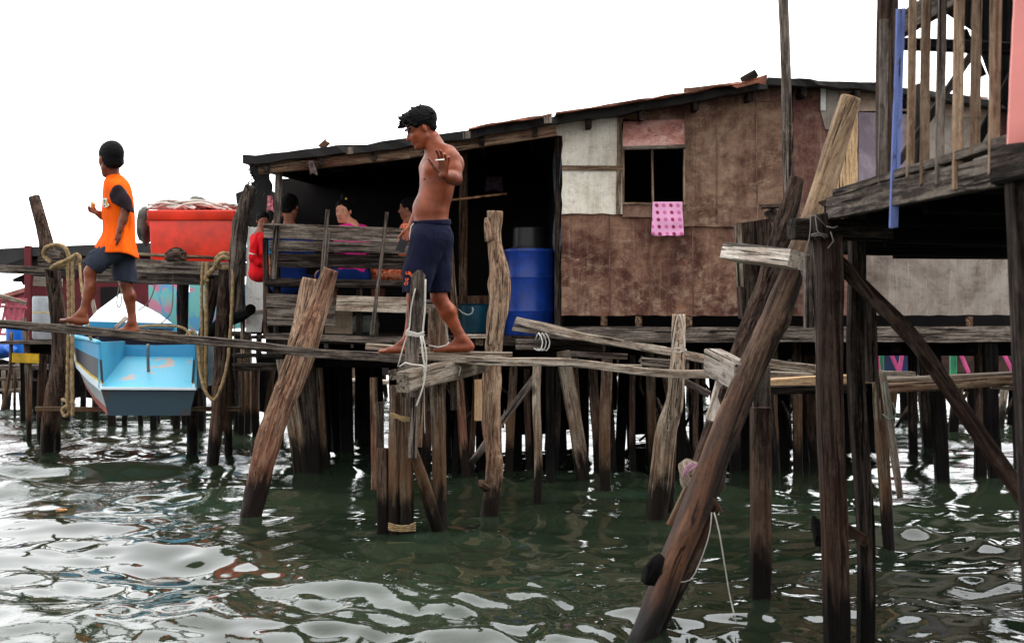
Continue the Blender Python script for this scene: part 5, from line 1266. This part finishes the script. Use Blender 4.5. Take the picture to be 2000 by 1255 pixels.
def hand(sd, w, d, n, side, L_, curl=(.3, .3, .3, .3), thumb=(.6, .6), spread=.0, cd_=None):
    """w wrist, d hand direction, n palm normal, side thumb side, L_ hand length in px"""
    d = np.array(d, float); d /= np.linalg.norm(d); n = np.array(n, float); n -= d * (n @ d); n /= np.linalg.norm(n); t = np.cross(d, n); 
    if t @ np.array(side, float) < 0: t = -t
    w = np.array(w, float); pl = .48 * L_; r0 = .048 * L_
    for k_, u in enumerate((.155, .052, -.052, -.15)):
        sd.cap(w + t * u * .55 * L_, w + d * pl * .95 + t * u * L_, .07 * L_, .055 * L_, k=.05 * L_)
    lens = (.40, .45, .42, .33)
    for k_, u in enumerate((.175, .06, -.058, -.17)):
        p = w + d * pl + t * u * L_; dr = d + t * u * spread * 2.5; dr /= np.linalg.norm(dr); a = curl[k_]; rr = r0 * (1, 1.02, .98, .86)[k_]
        pts = [p]; ang = a * .5
        for j, f_ in enumerate((.45, .32, .25)):
            v = dr * math.cos(ang) + n * math.sin(ang); p = p + v * lens[k_] * L_ * f_; pts.append(p); ang += a
        sd.chain(pts, [rr * 1.12, rr, rr * .93, rr * .82], k=.012 * L_)
    th = [w + d * .08 * L_ + t * .13 * L_]; v = d * math.cos(thumb[0]) + t * math.sin(thumb[0]); v += n * thumb[1] * .5; v /= np.linalg.norm(v)
    th.append(th[0] + v * .22 * L_); v2 = v * .8 + d * .4; v2 /= np.linalg.norm(v2); th.append(th[1] + v2 * .19 * L_); th.append(th[2] + v2 * .15 * L_)
    sd.chain(th, [.085 * L_, .068 * L_, .055 * L_, .047 * L_], k=.03 * L_)
def foot(sd, ank, heel, toe, wd, big=1):
    """side view foot; heel and toe lie on the sole line, wd = half width in depth, big = side of the big toe (+ away)"""
    a = np.array(ank, float); hl = np.array(heel, float); t = np.array(toe, float); L_ = np.linalg.norm(t - hl); f = (t - hl) / L_; up = np.array([f[1], -f[0], 0]); 
    if up[1] > 0: up = -up
    dz = np.array([0, 0, 1.0]); r = .085 * L_
    sd.cap(a, hl + f * .10 * L_ + up * .12 * L_, 10 * L_ / 70, .125 * L_, k=5)
    sd.cap(a + f * .04 * L_, hl + f * .62 * L_ + up * .09 * L_, .12 * L_, .085 * L_, k=6)
    for k_, u in enumerate((.8, .25, -.3, -.75)):
        sd.cap(hl + f * .18 * L_ + up * .085 * L_ + dz * u * wd * .6 * big, hl + f * .72 * L_ + up * .07 * L_ + dz * u * wd * big, .085 * L_, .07 * L_, k=5)
    for k_, (u, l, rr) in enumerate(((.95, .96, .062), (.45, .96, .045), (.02, .93, .042), (-.40, .90, .04), (-.78, .86, .038))):
        sd.cap(hl + f * .74 * L_ + up * .06 * L_ + dz * u * wd * big, hl + f * (l - .02) * L_ + up * .045 * L_ + dz * u * wd * big * 1.1, rr * L_, rr * L_, k=1.6)

def skin(name, c, dark, red=.25):
    m = NT(name); co = m.coord('Object', (1, 1, 1)); n = m.noise(co, 7, 5, .6)
    m.col(m.mix(m.mr(n, .35, .65), lin(dark), lin(c))); m.rough(m.mr(m.noise(co, 40, 3, .5), .3, .7, .42, .6))
    m.b.inputs['Subsurface Weight'].default_value = .05; m.b.inputs['Subsurface Radius'].default_value = (1, .35, .2); m.b.inputs['Subsurface Scale'].default_value = .012
    m.b.inputs['Specular IOR Level'].default_value = .28; m.bump(m.noise(co, 160, 3, .6), .12, .003); return m.m
def fabric(name, c, fold=.5, sc=9, sheen=.0, weave=True, rough=.9):
    m = NT(name); co = m.coord('Object', (1, 1, 1)); n = m.noise(m.coord('Object', (1, 1, .45)), sc, 4, .55, 1.2)
    m.col(m.mix(m.mr(n, .3, .7), lin([v * .9 for v in c]), lin([min(255, v * 1.05) for v in c]))); m.rough(rough)
    m.b.inputs['Specular IOR Level'].default_value = .1
    m.bump(n, fold, .03); return m.m
SKM = skin('man skin', (140, 68, 36), (92, 42, 22)); SKB = skin('boy skin', (130, 66, 36), (90, 44, 25)); SKG = skin('girl skin', (206, 146, 118), (190, 126, 98))
SKD = skin('shaded skin', (140, 88, 64), (112, 66, 48))
HAIR = flat('black hair', (9, 7, 7), .75, .5, 40, spec=.1, bump=.8); EYEW = flat('eye white', (196, 188, 180), .3, .03); EYEB = flat('dark iris', (22, 14, 12), .2, .1)
NAVYF = fabric('navy shorts cloth', (20, 22, 42), .9, 7); ORANGE = fabric('orange shirt cloth', (236, 92, 12), .9, 6); CHARC = fabric('charcoal sleeve cloth', (34, 26, 30), .8, 8); GREYF = fabric('grey shorts cloth', (48, 52, 63), .9, 8)
PINKF = fabric('bright pink cloth', (226, 44, 140), .5); REDF = fabric('red cloth', (196, 22, 30), .6); BLUEF = fabric('blue cloth', (22, 48, 108), .5)
def batik():
    m = NT('orange batik cloth'); co = m.coord('Object', (1, 1, 1)); n = m.noise(co, 17, 3, .6, 1.5)
    m.col(m.ramp(n, [(.36, (120, 28, 20)), (.45, (216, 84, 36)), (.52, (236, 168, 130)), (.58, (220, 92, 40)), (.68, (130, 30, 24))])); m.rough(.9); return m.m
BATIK = batik()
def n3(V, s, seed, sc=(1, 1, 1)):
    return np.array([mn.noise(Vector((v[0] * s * sc[0] + seed, v[1] * s * sc[1], v[2] * s * sc[2]))) for v in V])
def hairfn(amp, s, seed, sc=(1, 1, 1)):
    def f(V):
        c = V.mean(0); d = V - c; d /= np.linalg.norm(d, axis=1)[:, None]
        return V + d * (n3(V, s, seed, sc) * amp + n3(V, s * 2.6, seed + 7, sc) * amp * .5)[:, None]
    return f
def foldfn(amp, s, seed, sc=(1, .35, 1), grow=None):
    def f(V):
        nrm = V - V.mean(0); nrm[:, 1] *= .2; nrm /= np.linalg.norm(nrm, axis=1)[:, None]
        a = amp * (1 if grow is None else np.clip((V[:, 1] - grow[0]) / (grow[1] - grow[0]), .2, 1))
        return V + nrm * (n3(V, s, seed, sc) * a)[:, None]
    return f

# ---------------------------------------------------------------- the man (289 px per metre at 9.6 m)
DM = 9.6
man = T('person', 'shirtless man in navy shorts walking left on the plank with a cigarette and phone', 'person', P(830, 688, DM))
b = Sdf(DM, 1.35); A = axes((-.93, 0, -.37))      # torso faces left and a little to us
TL = np.array([.37, 0, -.93])                     # towards his left (near) side
def tp(x, y, k=0): return np.array([x, y, 0.0]) + TL * k
b.ell((857, 328, 0), (33, 50, 40), A, k=14)                     # rib cage
b.ell(tp(836, 329, 22), (17, 23, 17), A, k=5); b.ell(tp(841, 330, -20), (14, 20, 16), A, k=8)   # chest muscles
b.ell((852, 366, 0), (31, 42, 40), A, k=16); b.ell((843, 408, 0), (33, 41, 38), A, k=16)
b.ell((832, 410, 0), (23, 30, 26), A, k=12); b.ell((843, 446, 0), (33, 46, 30), A, k=14)
b.cap((866, 330, -14), (860, 380, -14), 20, 18, k=16)           # back
b.ell(tp(884, 322, 20), (14, 22, 22), A, k=10)                  # shoulder blade
b.cap((842, 270, -2), (853, 300, -2), 17.5, 21, k=10)           # neck
b.cap((850, 288, -6), tp(862, 296, 40), 13, 13, k=12); b.cap((850, 288, 4), (848, 302, 36), 12, 12, k=12)
b.cap(tp(848, 300, 8), tp(850, 299, 40), 5, 4, k=8)             # collar bone
SH = tp(860, 309, 50)
b.ell(SH, (20, 19, 22), k=8); b.chain([SH + (1, 4, -1), (886, 330, -58), (889, 348, -66)], [18.5, 15.5, 13.5], k=7)
WR_ = (866, 341, -112)
b.chain([(889, 349, -66), (880, 346, -86), WR_], [13.5, 13.5, 8.5], k=5)
hand(b, WR_, (.04, -.97, -.24), (-.35, -.1, -.93), (-1, 0, .3), 60, curl=(.35, .42, .62, .75), thumb=(.95, .3), spread=.35)
SF = np.array([842., 313., 46.])                                          # far arm, down to the phone
b.ell(SF, (14, 15, 18), k=8); b.chain([SF, (836, 350, 58), (832, 382, 62)], [16, 14, 12], k=6); b.chain([(832, 382, 62), (818, 412, 52), (803, 444, 36)], [12, 11, 8], k=5)
hand(b, (803, 444, 36), (-.32, .9, -.25), (-.5, .1, -.8), (-1, .1, -.2), 48, curl=(.55, .6, .65, .7), thumb=(.5, .5))
# legs
b.chain([(838, 468, -25), (818, 540, -27), (810, 578, -27)], [29, 20, 15.5], k=8); b.chain([(810, 580, -27), (809, 612, -25), (798, 655, -25), (797, 668, -25)], [14.5, 15, 9, 9], k=6)
b.ell((814, 606, -25), (9, 12, 20), k=8)
foot(b, (799, 664, -25), (812, 689, -25), (739, 689, -28), 11, 1)
b.chain([(852, 470, 24), (855, 540, 22), (857, 578, 22)], [30, 21, 15.5], k=8); b.chain([(857, 580, 22), (875, 610, 22), (896, 650, 22), (901, 664, 22)], [15, 15.5, 9.5, 9], k=6)
b.ell((879, 606, 22), (10, 12, 21), k=8)
foot(b, (904, 662, 22), (925, 686, 22), (846, 687, 16), 11, -1)
HC = (823, 250, -2); HA = axes((-.88, .40, -.16), (-.30, -.95, 0)); HM = 77
head(b, HC, HA, HM, nose=1.3, chin=.07)
bodymesh('body', b, SKM, man)
eyes(man, HC, HA, HM, DM, HAIR, flat('shaded eye', (66, 44, 36), .5))
for kk in (1,): blob('nipple', W3_(829, 349, -45, DM), (.010, .008, .010), SKD, man, 2, 0)
hr = Sdf(DM, .75); g = lambda *v: loc(HC, HA, HM, v)
hr.ell(g(-.075, 0, .20), (.425 * HM, .37 * HM, .36 * HM), HA, k=3); hr.ell(g(.22, 0, .40), (.17 * HM, .25 * HM, .12 * HM), HA, k=5); hr.cap(g(-.26, .13, -.10), g(-.26, -.13, -.10), .10 * HM, .10 * HM, k=8)
hr.ell(g(.44, 0, -.06), (.33 * HM, .5 * HM, .33 * HM), HA, k=2, op='s')
for s_ in (1, -1): hr.ell(g(.06, .36 * s_, -.20), (.21 * HM, .2 * HM, .27 * HM), HA, k=2, op='s')
rr_ = random.Random(3)
for i in range(20):
    a = rr_.uniform(-1.4, 1.4); u = rr_.uniform(-.30, .38); top_ = .5 - u * u * .5
    p = g(u, math.sin(a) * .27, .12 + math.cos(a) * .36 - (u + .05) ** 2 * .5); q = g(u + rr_.uniform(.02, .16), math.sin(a) * .33, .14 + math.cos(a) * .44 - (u + .1) ** 2 * .6 + rr_.uniform(-.03, .05))
    hr.cap(p, q, 3.6, 1.2, k=3)
for i in range(9):
    y = -.22 + i * .055; hr.cap(g(.22, y, .40), g(.41 + rr_.uniform(-.03, .05), y * 1.1, .27 + rr_.uniform(-.05, .04)), 4.0, 1.2, k=3)
for i in range(170):
    a = rr_.uniform(-1.5, 1.5); u = rr_.uniform(-.40, .40)
    p = g(u, math.sin(a) * .33, .14 + math.cos(a) * .34 - (u + .05) ** 2 * .7); q = g(u + rr_.uniform(.04, .14), math.sin(a) * .37 + rr_.uniform(-.03, .03), .15 + math.cos(a) * .385 - (u + .1) ** 2 * .75 + rr_.uniform(-.03, .035))
    hr.cap(p, q, 2.2, .7, k=.8)
bodymesh('hair', hr, HAIR, man, hairfn(1.0, .22, 4), 0)
tube('moustache', [W3_(v[0], v[1], v[2], DM) for v in (g(.365, .09, -.225), g(.39, 0, -.205), g(.365, -.09, -.225))], .0035, HAIR, man, ns=5)
st_ = Sdf(DM, 1.5)
st_.ell((842, 452, 0), (37, 50, 40), A, k=10); st_.ell((852, 462, -20), (29, 26, 30), k=10); st_.ell((856, 462, 20), (26, 26, 30), k=10)
st_.chain([(836, 470, -25), (818, 530, -27), (811, 590, -28)], [36, 29, 25], k=10)
st_.chain([(852, 470, 24), (855, 530, 22), (857, 588, 22)], [34, 25, 21.5], k=10)
st_.half((830, 429, 0), (-.06, -1, 0), k=2); st_.half((820, 571, 0), (0, 1, 0), k=2)
bodymesh('shorts', st_, NAVYF, man, foldfn(4.2, .05, 2, (1, .6, 1), grow=(440, 560)))
wb = Sdf(DM, 1.4); wb.ell((842, 441, 0), (37.5, 50, 60), A); wb.half((842, 429.5, 0), (-.05, -1, 0), k=1.5); wb.half((842, 437, 0), (-.05, 1, 0), k=1.5)
WV = lambda x, y, d: W3_(x, y, d, DM)
bodymesh('waistband', wb, NAVYF, man)
tube('drawstring', [WV(808, 436, -22), WV(803, 442, -26), WV(800, 460, -24), WV(802, 478, -26)], .004, CORD, man, ns=6)
tube('pocket_seam', [WV(832, 447, -55), WV(822, 470, -50), WV(818, 490, -45)], .0022, flat('dark seam', (16, 18, 30), .9), man, ns=5)
# the orange print on the shorts hem: an arc of letters over two short rows
PRT = flat('orange print', (224, 96, 54), .7, .08)
def txt(name, s, c, size, rz, mat, par, yaw=0, ext=.001):
    cu = bpy.data.curves.new(name, 'FONT'); cu.body = s; cu.size = size; cu.extrude = ext; cu.offset = size * .035; cu.align_x = 'CENTER'; cu.align_y = 'CENTER'; cu.resolution_u = 2
    to = bpy.data.objects.new(name, cu); COL.objects.link(to); dg = bpy.context.evaluated_depsgraph_get(); me = bpy.data.meshes.new_from_object(to.evaluated_get(dg)); bpy.data.objects.remove(to); bpy.data.curves.remove(cu)
    me.materials.clear(); me.materials.append(mat); o = bpy.data.objects.new(name, me); COL.objects.link(o)
    q = Quaternion((0, 0, 1), yaw) @ Quaternion((1, 0, 0), R(90)) @ Quaternion((0, 0, 1), rz)
    o.rotation_mode = 'QUATERNION'; o.rotation_quaternion = q; o['_w'] = tuple(c); o['_r'] = (1, 0, 0, 0); o.parent = par; o.location = Vector(c) - wl(par); return o
for ch_, x, y, r_ in (('L', 794, 533, .15), ('I', 797.5, 532.5, -.2), ('B', 800.5, 534, -.5), ('B', 804, 538, -.85), ('Y', 806, 542, -1.1)):
    yaw = -.55 + (x - 794) * .022; txt('hem_letter', ch_, WV(x, y, -44 - (x - 792) * .95), .028, r_, PRT, man, yaw)
txt('hem_letter', 'LF', WV(795, 546, -46), .026, -.05, PRT, man, -.5); txt('hem_letter', 'CT', WV(793.5, 554, -45), .026, 0, PRT, man, -.5)
# phone and cigarette
ph_ = T('phone', 'black phone held low in the walking man\'s right hand', 'phone', WV(785, 478, 24))
bx_ = beam('case', W3_(780, 491, 14, DM), W3_(789, 468, 14, DM), .058, .009, flat('black phone', (8, 8, 10), .4, .05, spec=.3), ph_, ch=.2, warp=0)
o = tube('cigarette', [WV(850, 313, -150), WV(868, 311.5, -146)], .0042, flat('white paper', (236, 232, 226), .8, .03), None, ns=8); tag(o, 'white cigarette held up between the walking man\'s fingers', 'cigarette')

# ---------------------------------------------------------------- the boy (286 px per metre at 9.7 m)
DB = 9.72
boy = T('person', 'barefoot boy in orange shirt stepping left along the plank, looking away', 'person', P(215, 640, DB))
b = Sdf(DB, 1.25); A = axes((-.97, 0, -.2)); TL = np.array([.2, 0, -.97])
b.ell((230, 384, 0), (24, 33, 32), A, k=10); b.ell((231, 430, 0), (23, 28, 34), A, k=12); b.ell((229, 480, 0), (25, 31, 26), A, k=12)
b.cap((220, 330, 0), (226, 352, 0), 10.5, 13, k=6); b.cap((226, 356, 0), (235, 368, -28), 8, 8, k=8); b.cap((226, 356, 0), (228, 368, 28), 8, 8, k=8)
b.chain([(236, 374, -32), (245, 398, -40), (246, 406, -42)], [12, 10, 9.2], k=5); b.chain([(246, 406, -42), (240, 430, -46), (233, 450, -50)], [9.2, 8.4, 6], k=4)
hand(b, (233, 450, -50), (-.05, 1, -.08), (-.6, .1, .5), (-1, 0, -.4), 33, curl=(.15, .18, .22, .3), thumb=(.45, .1), spread=.12)
b.chain([(226, 366, 34), (214, 400, 42), (212, 420, 42)], [12, 9.5, 8.5], k=5); b.chain([(212, 420, 42), (200, 421, 34), (190, 416, 26)], [8.6, 7.6, 5.8], k=4)
hand(b, (190, 416, 26), (-.85, -.35, -.2), (.1, -.55, -.6), (0, -1, -.3), 30, curl=(.75, .7, .65, .6), thumb=(.7, .4))
# legs
b.chain([(222, 488, -16), (190, 512, -18), (176, 530, -18)], [20, 16, 12.5], k=7); b.chain([(176, 532, -18), (175, 566, -17), (163, 606, -16), (162, 614, -16)], [11.5, 12, 7, 7], k=5); b.ell((179, 558, -17), (6, 9, 17), k=6)
foot(b, (160, 612, -16), (172, 634, -16), (116, 627, -18), 9, 1)
b.chain([(236, 490, 16), (242, 530, 16), (245, 552, 16)], [20, 15, 12.5], k=7); b.chain([(245, 554, 16), (253, 580, 16), (258, 620, 16), (259, 628, 16)], [11.5, 12, 7.4, 7.2], k=5); b.ell((257, 576, 17), (6, 9, 17), k=6)
foot(b, (258, 628, 16), (271, 651, 16), (221, 648, 12), 9, -1)
HC = (216, 311, 0); HA = axes((-.45, .10, .88), (.02, -1, 0)); HM = 70
head(b, HC, HA, HM)
for s_ in (1, -1): b.ell(loc(HC, HA, HM, (-.06, .355 * s_, -.06)), (.06 * HM, .035 * HM, .12 * HM), axes_rot(HA, .5 * s_), k=2)
bodymesh('body', b, SKB, boy)
hr = Sdf(DB, 1.1); g = lambda *v: loc(HC, HA, HM, v)
hr.ell(g(-.06, 0, .16), (.405 * HM, .345 * HM, .365 * HM), HA, k=3); hr.cap(g(-.26, .09, -.14), g(-.26, -.09, -.14), .12 * HM, .12 * HM, k=8); hr.cap(g(-.16, .10, -.06), g(-.16, -.10, -.06), .18 * HM, .18 * HM, k=8)
hr.ell(g(.44, 0, -.10), (.36 * HM, .5 * HM, .34 * HM), HA, k=2, op='s')
for s_ in (1, -1): hr.ell(g(.02, .37 * s_, -.14), (.17 * HM, .13 * HM, .22 * HM), HA, k=2, op='s')
bodymesh('hair', hr, HAIR, boy, hairfn(.7, .35, 9))
def loftcloth(name, rings, D0, mat, par, yaw=.2, ns=72, seed=0, amp=.03, tilt=None, per=4):
    """rings: (y, xl, xr, half depth); open at both ends, thickness added inward"""
    Rg = spline([tuple(r) for r in rings], (len(rings) - 1) * per); s = D0 / F; V = []; Fc = []; n = len(Rg); y0, y1 = Rg[0][0], Rg[-1][0]
    for side in (0, 1):
        for i, (y, xl, xr, hd) in enumerate(Rg):
            cx = (xl + xr) / 2; hw = (xr - xl) / 2; t = (y - y0) / (y1 - y0)
            for j in range(ns):
                a = j / ns * 2 * math.pi; ca, sa = math.cos(a), math.sin(a); k = 1
                f = mn.noise(Vector((ca * 2.2 + seed, sa * 2.2, y * .012 + ca))) + .6 * mn.noise(Vector((ca * 4.5, sa * 4.5 + seed, y * .02)))
                k += amp * f * (.4 + 1.7 * t) - side * .03
                x = cx + ca * hw * k; d = sa * hd * k; yy = y + (tilt[0] * (x - cx) + tilt[1] * math.sin(a * 3 + seed)) * max(0, t - .5) * 2 if tilt else y
                V.append(W3_(x, yy, d + (x - cx) * -yaw, D0))
    N_ = n * ns
    for sd_ in (0, 1):
        for i in range(n - 1):
            for j in range(ns):
                a = sd_ * N_ + i * ns + j; c = sd_ * N_ + i * ns + (j + 1) % ns; q = (a, a + ns, c + ns, c); Fc.append(q if sd_ == 0 else q[::-1])
    for j in range(ns):
        a, c = j, (j + 1) % ns; Fc.append((a, c, N_ + c, N_ + a)); a += (n - 1) * ns; c += (n - 1) * ns; Fc.append((c, a, N_ + a, N_ + c))
    o = obj(name, V, Fc, mat, par, P((rings[0][1] + rings[0][2]) / 2, (y0 + y1) / 2, D0), smooth=True)
    bm = bmesh.new(); bm.from_mesh(o.data); bmesh.ops.recalc_face_normals(bm, faces=bm.faces); bm.to_mesh(o.data); bm.free(); return o
shirt = loftcloth('shirt', [(340, 211, 234, 13), (347, 206, 243, 20), (356, 202, 251, 36), (368, 201, 256, 43), (390, 200, 260, 43), (417, 199, 262, 38), (440, 201, 263, 36), (460, 200, 264, 42), (478, 192, 267, 52), (494, 185, 271, 58)], DB, ORANGE, boy, amp=.055, tilt=(.20, 3), seed=2)
BV = lambda x, y, d: W3_(x, y, d, DB)
sv = Sdf(DB, 1.3); sv.chain([(231, 374, -36), (239, 394, -41), (246, 418, -44)], [14, 16.5, 16.5], k=6); sv.cap((223, 382, -36), (234, 414, -42), 10, 10, k=6); sv.half((244, 408, -42), (-.42, .9, 0), k=1.5)
bodymesh('sleeve', sv, CHARC, boy, foldfn(1.4, .09, 3, (1, .5, 1)))
sv = Sdf(DB, 1.3); sv.chain([(226, 370, 34), (216, 396, 42), (212, 408, 43)], [14, 13, 13], k=6); bodymesh('sleeve', sv, CHARC, boy)
gs_ = Sdf(DB, 1.4); gs_.ell((230, 484, 0), (28, 35, 24), A, k=8)
gs_.chain([(222, 488, -16), (190, 510, -18), (172, 530, -18)], [24, 21, 20], k=8); gs_.chain([(238, 490, 16), (243, 530, 16), (245, 562, 16)], [25, 23, 23], k=8); gs_.half((178, 527, 0), (-.62, .78, 0), k=1) if 0 else None
gs_.half((212, 540, 0), (0.04, 1, 0), k=1) if 0 else None
gs_.half((240, 549, 0), (-.12, 1, 0), k=1.2)
gs_.half((176, 522, 0), (-.75, 1.0, 0), k=1.2)
bodymesh('shorts', gs_, GREYF, boy, foldfn(3.2, .07, 5, (1, .6, 1)))
# chest emblem (a small crest patch seen side on)
em = T('x', '', '', BV(205, 395, -34)); bpy.data.objects.remove(em)
WHT = flat('white print', (226, 222, 214), .8, .05); GRN2 = flat('green print', (70, 116, 90), .8); YEL2 = flat('yellow print', (190, 158, 66), .8); NVY2 = flat('navy print', (48, 58, 76), .8)
def patch(name, poly, dd, mat, par):
    V = [BV(x, y, -22 - (x - 200) * 1.15 + dd) for x, y in poly]; n = len(V); V += [v + Vector((0, .004, 0)) for v in V]
    return obj(name, V, [tuple(range(n)), tuple(range(2 * n - 1, n - 1, -1))] + [(i, i + n, (i + 1) % n + n, (i + 1) % n) for i in range(n)], mat, par, V[0])
ep = patch('chest_emblem', [(200.5, 387), (209, 387), (209, 388.8), (208, 390), (210, 396), (213, 400), (210, 403.5), (205, 405), (200, 403)], -4, WHT, boy)
for poly, mt in (([(202, 389.5), (205, 389.5), (205, 394), (202, 394)], GRN2), ([(205.5, 390), (207.5, 392), (209.5, 398), (210, 401), (207, 402), (206, 396)], YEL2), ([(201.5, 399), (205.5, 401), (204.5, 403.5), (201.5, 402)], NVY2), ([(202, 395), (205, 396), (205, 397.5), (202, 397)], NVY2)):
    patch('emblem_piece', poly, -5.2, mt, ep)
o = logp('snack', [(180, 407, DB + .05, 7), (182, 400, DB + .05, 8), (178, 395, DB + .05, 3)], flat('orange snack', (226, 130, 40), .6, .3, 40), None, ns=8, lump=.4, rough=.3, step=.008); tag(o, 'small orange snack held up in the boy\'s left-facing hand', 'snack'); o['label'] = 'small orange snack held up in front of the boy'

# ---------------------------------------------------------------- people on the porch (214 px per metre at 13 m)
def sitter(label, D0, hc, fw, H, skin_, cloth_, sh, hairp, face=False, arms=(), legs=True, skirt=None, hfn=(.9, .3), bf=None, thigh=True):
    root = T('person', label, 'person', P(hc[0], 655, D0)); bd = Sdf(D0, 1.3); HA = axes(fw); head(bd, hc, HA, H)
    (sx, sy), wd = sh, .95 * H; yaw = math.atan2(fw[2], fw[0])
    fb = bf or fw
    lat = np.array([-fb[2], 0, fb[0]], float); lat /= np.linalg.norm(lat)
    ft_ = np.array([fb[0], 0, fb[2]], float); ft_ /= np.linalg.norm(ft_)
    c = np.array([sx, sy, 0.0])
    bd.cap(loc(hc, HA, H, (-.08, 0, -.25)), c + (0, -.05 * H, 0), .21 * H, .22 * H, k=.1 * H)
    for a in arms: bd.chain(a[0], a[1], k=3)
    for a in arms:
        if len(a) > 2: hand(bd, a[0][-1], a[2], a[3], a[4], .62 * H, curl=(.6, .6, .6, .6))
    AA = np.stack([ft_, lat, np.array([0, -1, 0])], 1)
    hip = c + (0, 2.15 * H, 0) - ft_ * .05 * H
    if legs:
        for s_ in (1, -1):
            kn_ = hip + ft_ * 1.5 * H + lat * .4 * s_ * H + (0, -.05 * H, 0)
            bd.chain([hip + lat * .35 * s_ * H, kn_, kn_ + (0, 1.1 * H, 0)], [.33 * H, .24 * H, .2 * H], k=4)
    bd.cap(c, hip, .3 * H, .3 * H, k=4)
    for a in arms: bd.cap(c + (0, .1 * H, 0), a[0][0], .2 * H, a[1][0], k=4)
    bodymesh('body', bd, skin_, root)
    cl = Sdf(D0, 1.3)
    cl.cap(c + lat * .62 * H + (0, .18 * H, 0), c - lat * .62 * H + (0, .18 * H, 0), .28 * H, .28 * H, k=.3 * H)
    cl.ell(c + (0, .75 * H, 0), (.50 * H, .78 * H, .75 * H), AA, k=.3 * H); cl.ell(c + (0, 1.6 * H, 0), (.48 * H, .70 * H, .75 * H), AA, k=.3 * H); cl.ell(hip, (.6 * H, .75 * H, .45 * H), AA, k=.3 * H)
    for s_ in (1, -1): cl.cap(c + lat * .74 * s_ * H + (0, .25 * H, 0), c + lat * .88 * s_ * H + (0, .95 * H, 0), .26 * H, .25 * H, k=.1 * H)
    for s_ in (1, -1): cl.cap(hip + lat * .35 * s_ * H, hip + ft_ * 1.3 * H + lat * .4 * s_ * H, .40 * H, .32 * H, k=.2 * H) if skirt is None and thigh else None
    bodymesh('top', cl, cloth_, root, foldfn(1.2, .07, sx * .1))
    if skirt:
        sk = Sdf(D0, 1.4); sk.ell(hip, (.62 * H, .8 * H, .5 * H), AA, k=.3 * H)
        for s_ in (1, -1): sk.cap(hip + lat * .35 * s_ * H, hip + ft_ * 1.3 * H + lat * .4 * s_ * H, .42 * H, .36 * H, k=.3 * H)
        bodymesh('skirt', sk, skirt, root)
    hh = Sdf(D0, 1.1); gg = lambda *v: loc(hc, HA, H, v)
    hh.ell(gg(-.07, 0, .17), (.415 * H, .355 * H, .365 * H), HA, k=3); hh.cap(gg(-.27, .1, -.12), gg(-.27, -.1, -.12), .13 * H, .13 * H, k=4)
    hh.ell(gg(.44, 0, -.08), (.345 * H, .5 * H, .36 * H), HA, k=2, op='s')
    for s_ in (1, -1): hh.ell(gg(.04, .36 * s_, -.18), (.15 * H, .15 * H, .22 * H), HA, k=2, op='s')
    for (p, r0) in hairp: hh.ell(gg(*p), (r0 * H,) * 3, k=3)
    bodymesh('hair', hh, HAIR, root, hairfn(hfn[0], hfn[1], 3))
    if face: eyes(root, hc, HA, H, D0, HAIR)
    return root, HA
gr, GA = sitter('girl in bright pink top with a hair bun looking at the camera over the bench', 13.35, (671, 413, 0), (-.42, .06, -.9), 46, SKG, PINKF, (688, 442), [((-.20, 0, .60), .19), ((-.14, 0, .44), .14)], face=True, bf=(-.75, 0, .66), skirt=BLUEF)
tube('lips', [P(661, 425.5, 13.23), P(665, 426.3, 13.21), P(669, 425.6, 13.22)], .005, flat('rose lips', (150, 76, 72), .5), gr, ns=6)
blob('hair_clip', P(676, 388, 13.22), (.010,) * 3, flat('gold clip', (220, 180, 90), .3), gr, 2, 0)
sitter('man with short black hair seen from behind, blue shirt behind the bench slats', 13.5, (566, 404, 0), (.45, .02, .88), 50, SKD, BLUEF, (565, 446), [], arms=[([(590, 452, 20), (556, 470, 30), (538, 436, 20), (545, 424, 4)], [12, 9, 7, 5], (.3, -1, 0), (0, 0, -1), (1, 0, 0))])
sitter('woman in orange batik top seated in profile, half hidden by the walking man', 13.4, (797, 408, 0), (-.95, .02, .25), 44, SKD, BATIK, (800, 438), [((-.38, 0, .12), .2)], skirt=BATIK)
sitter('small child in red sleeves leaning at the left end of the bench', 13.3, (513, 432, 0), (.2, .2, -.9), 36, SKD, REDF, (506, 458), [], arms=[([(500, 470, -6), (492, 500, -10), (514, 516, -14)], [5, 5, 4])], legs=False, thigh=False, bf=(-.9, 0, -.3))
for i, q in enumerate(([(494, 466, 13.2), (492, 490, 13.15), (500, 510, 13.1), (516, 517, 13.1)],)):
    pass
ch = [o for o in COL.objects if o.get('label', '').startswith('small child')][0]
sl_ = Sdf(13.25, 1.2); sl_.chain([(506, 462, -4), (498, 480, -10), (494, 502, -14)], [9, 9, 8], k=4); sl_.chain([(494, 504, -14), (505, 512, -16), (517, 515, -16)], [8, 7.5, 7], k=4)
bodymesh('sleeve', sl_, REDF, ch, foldfn(.9, .12, 3))
tube('sleeve_stripe', [P(486, 494, 13.12), P(493, 496, 13.08), P(500, 497, 13.12)], .006, WSHEET, ch, ns=6)
o = cloth('batik_cloth', 519, 498, 530, 537, 12.9, BATIK, folds=1, amp=.008, label='orange patterned cloth hanging at the left end of the bench', cat='cloth')
o = cloth('cyan_cloth', 521, 470, 531, 498, 12.92, flat('cyan cloth', (40, 140, 196), .9, .1), folds=1, amp=.008, label='small cyan cloth showing at the left end of the bench', cat='cloth')
for o in list(bpy.data.objects):
    for k in ('_w', '_r'):
        if k in o: del o[k]
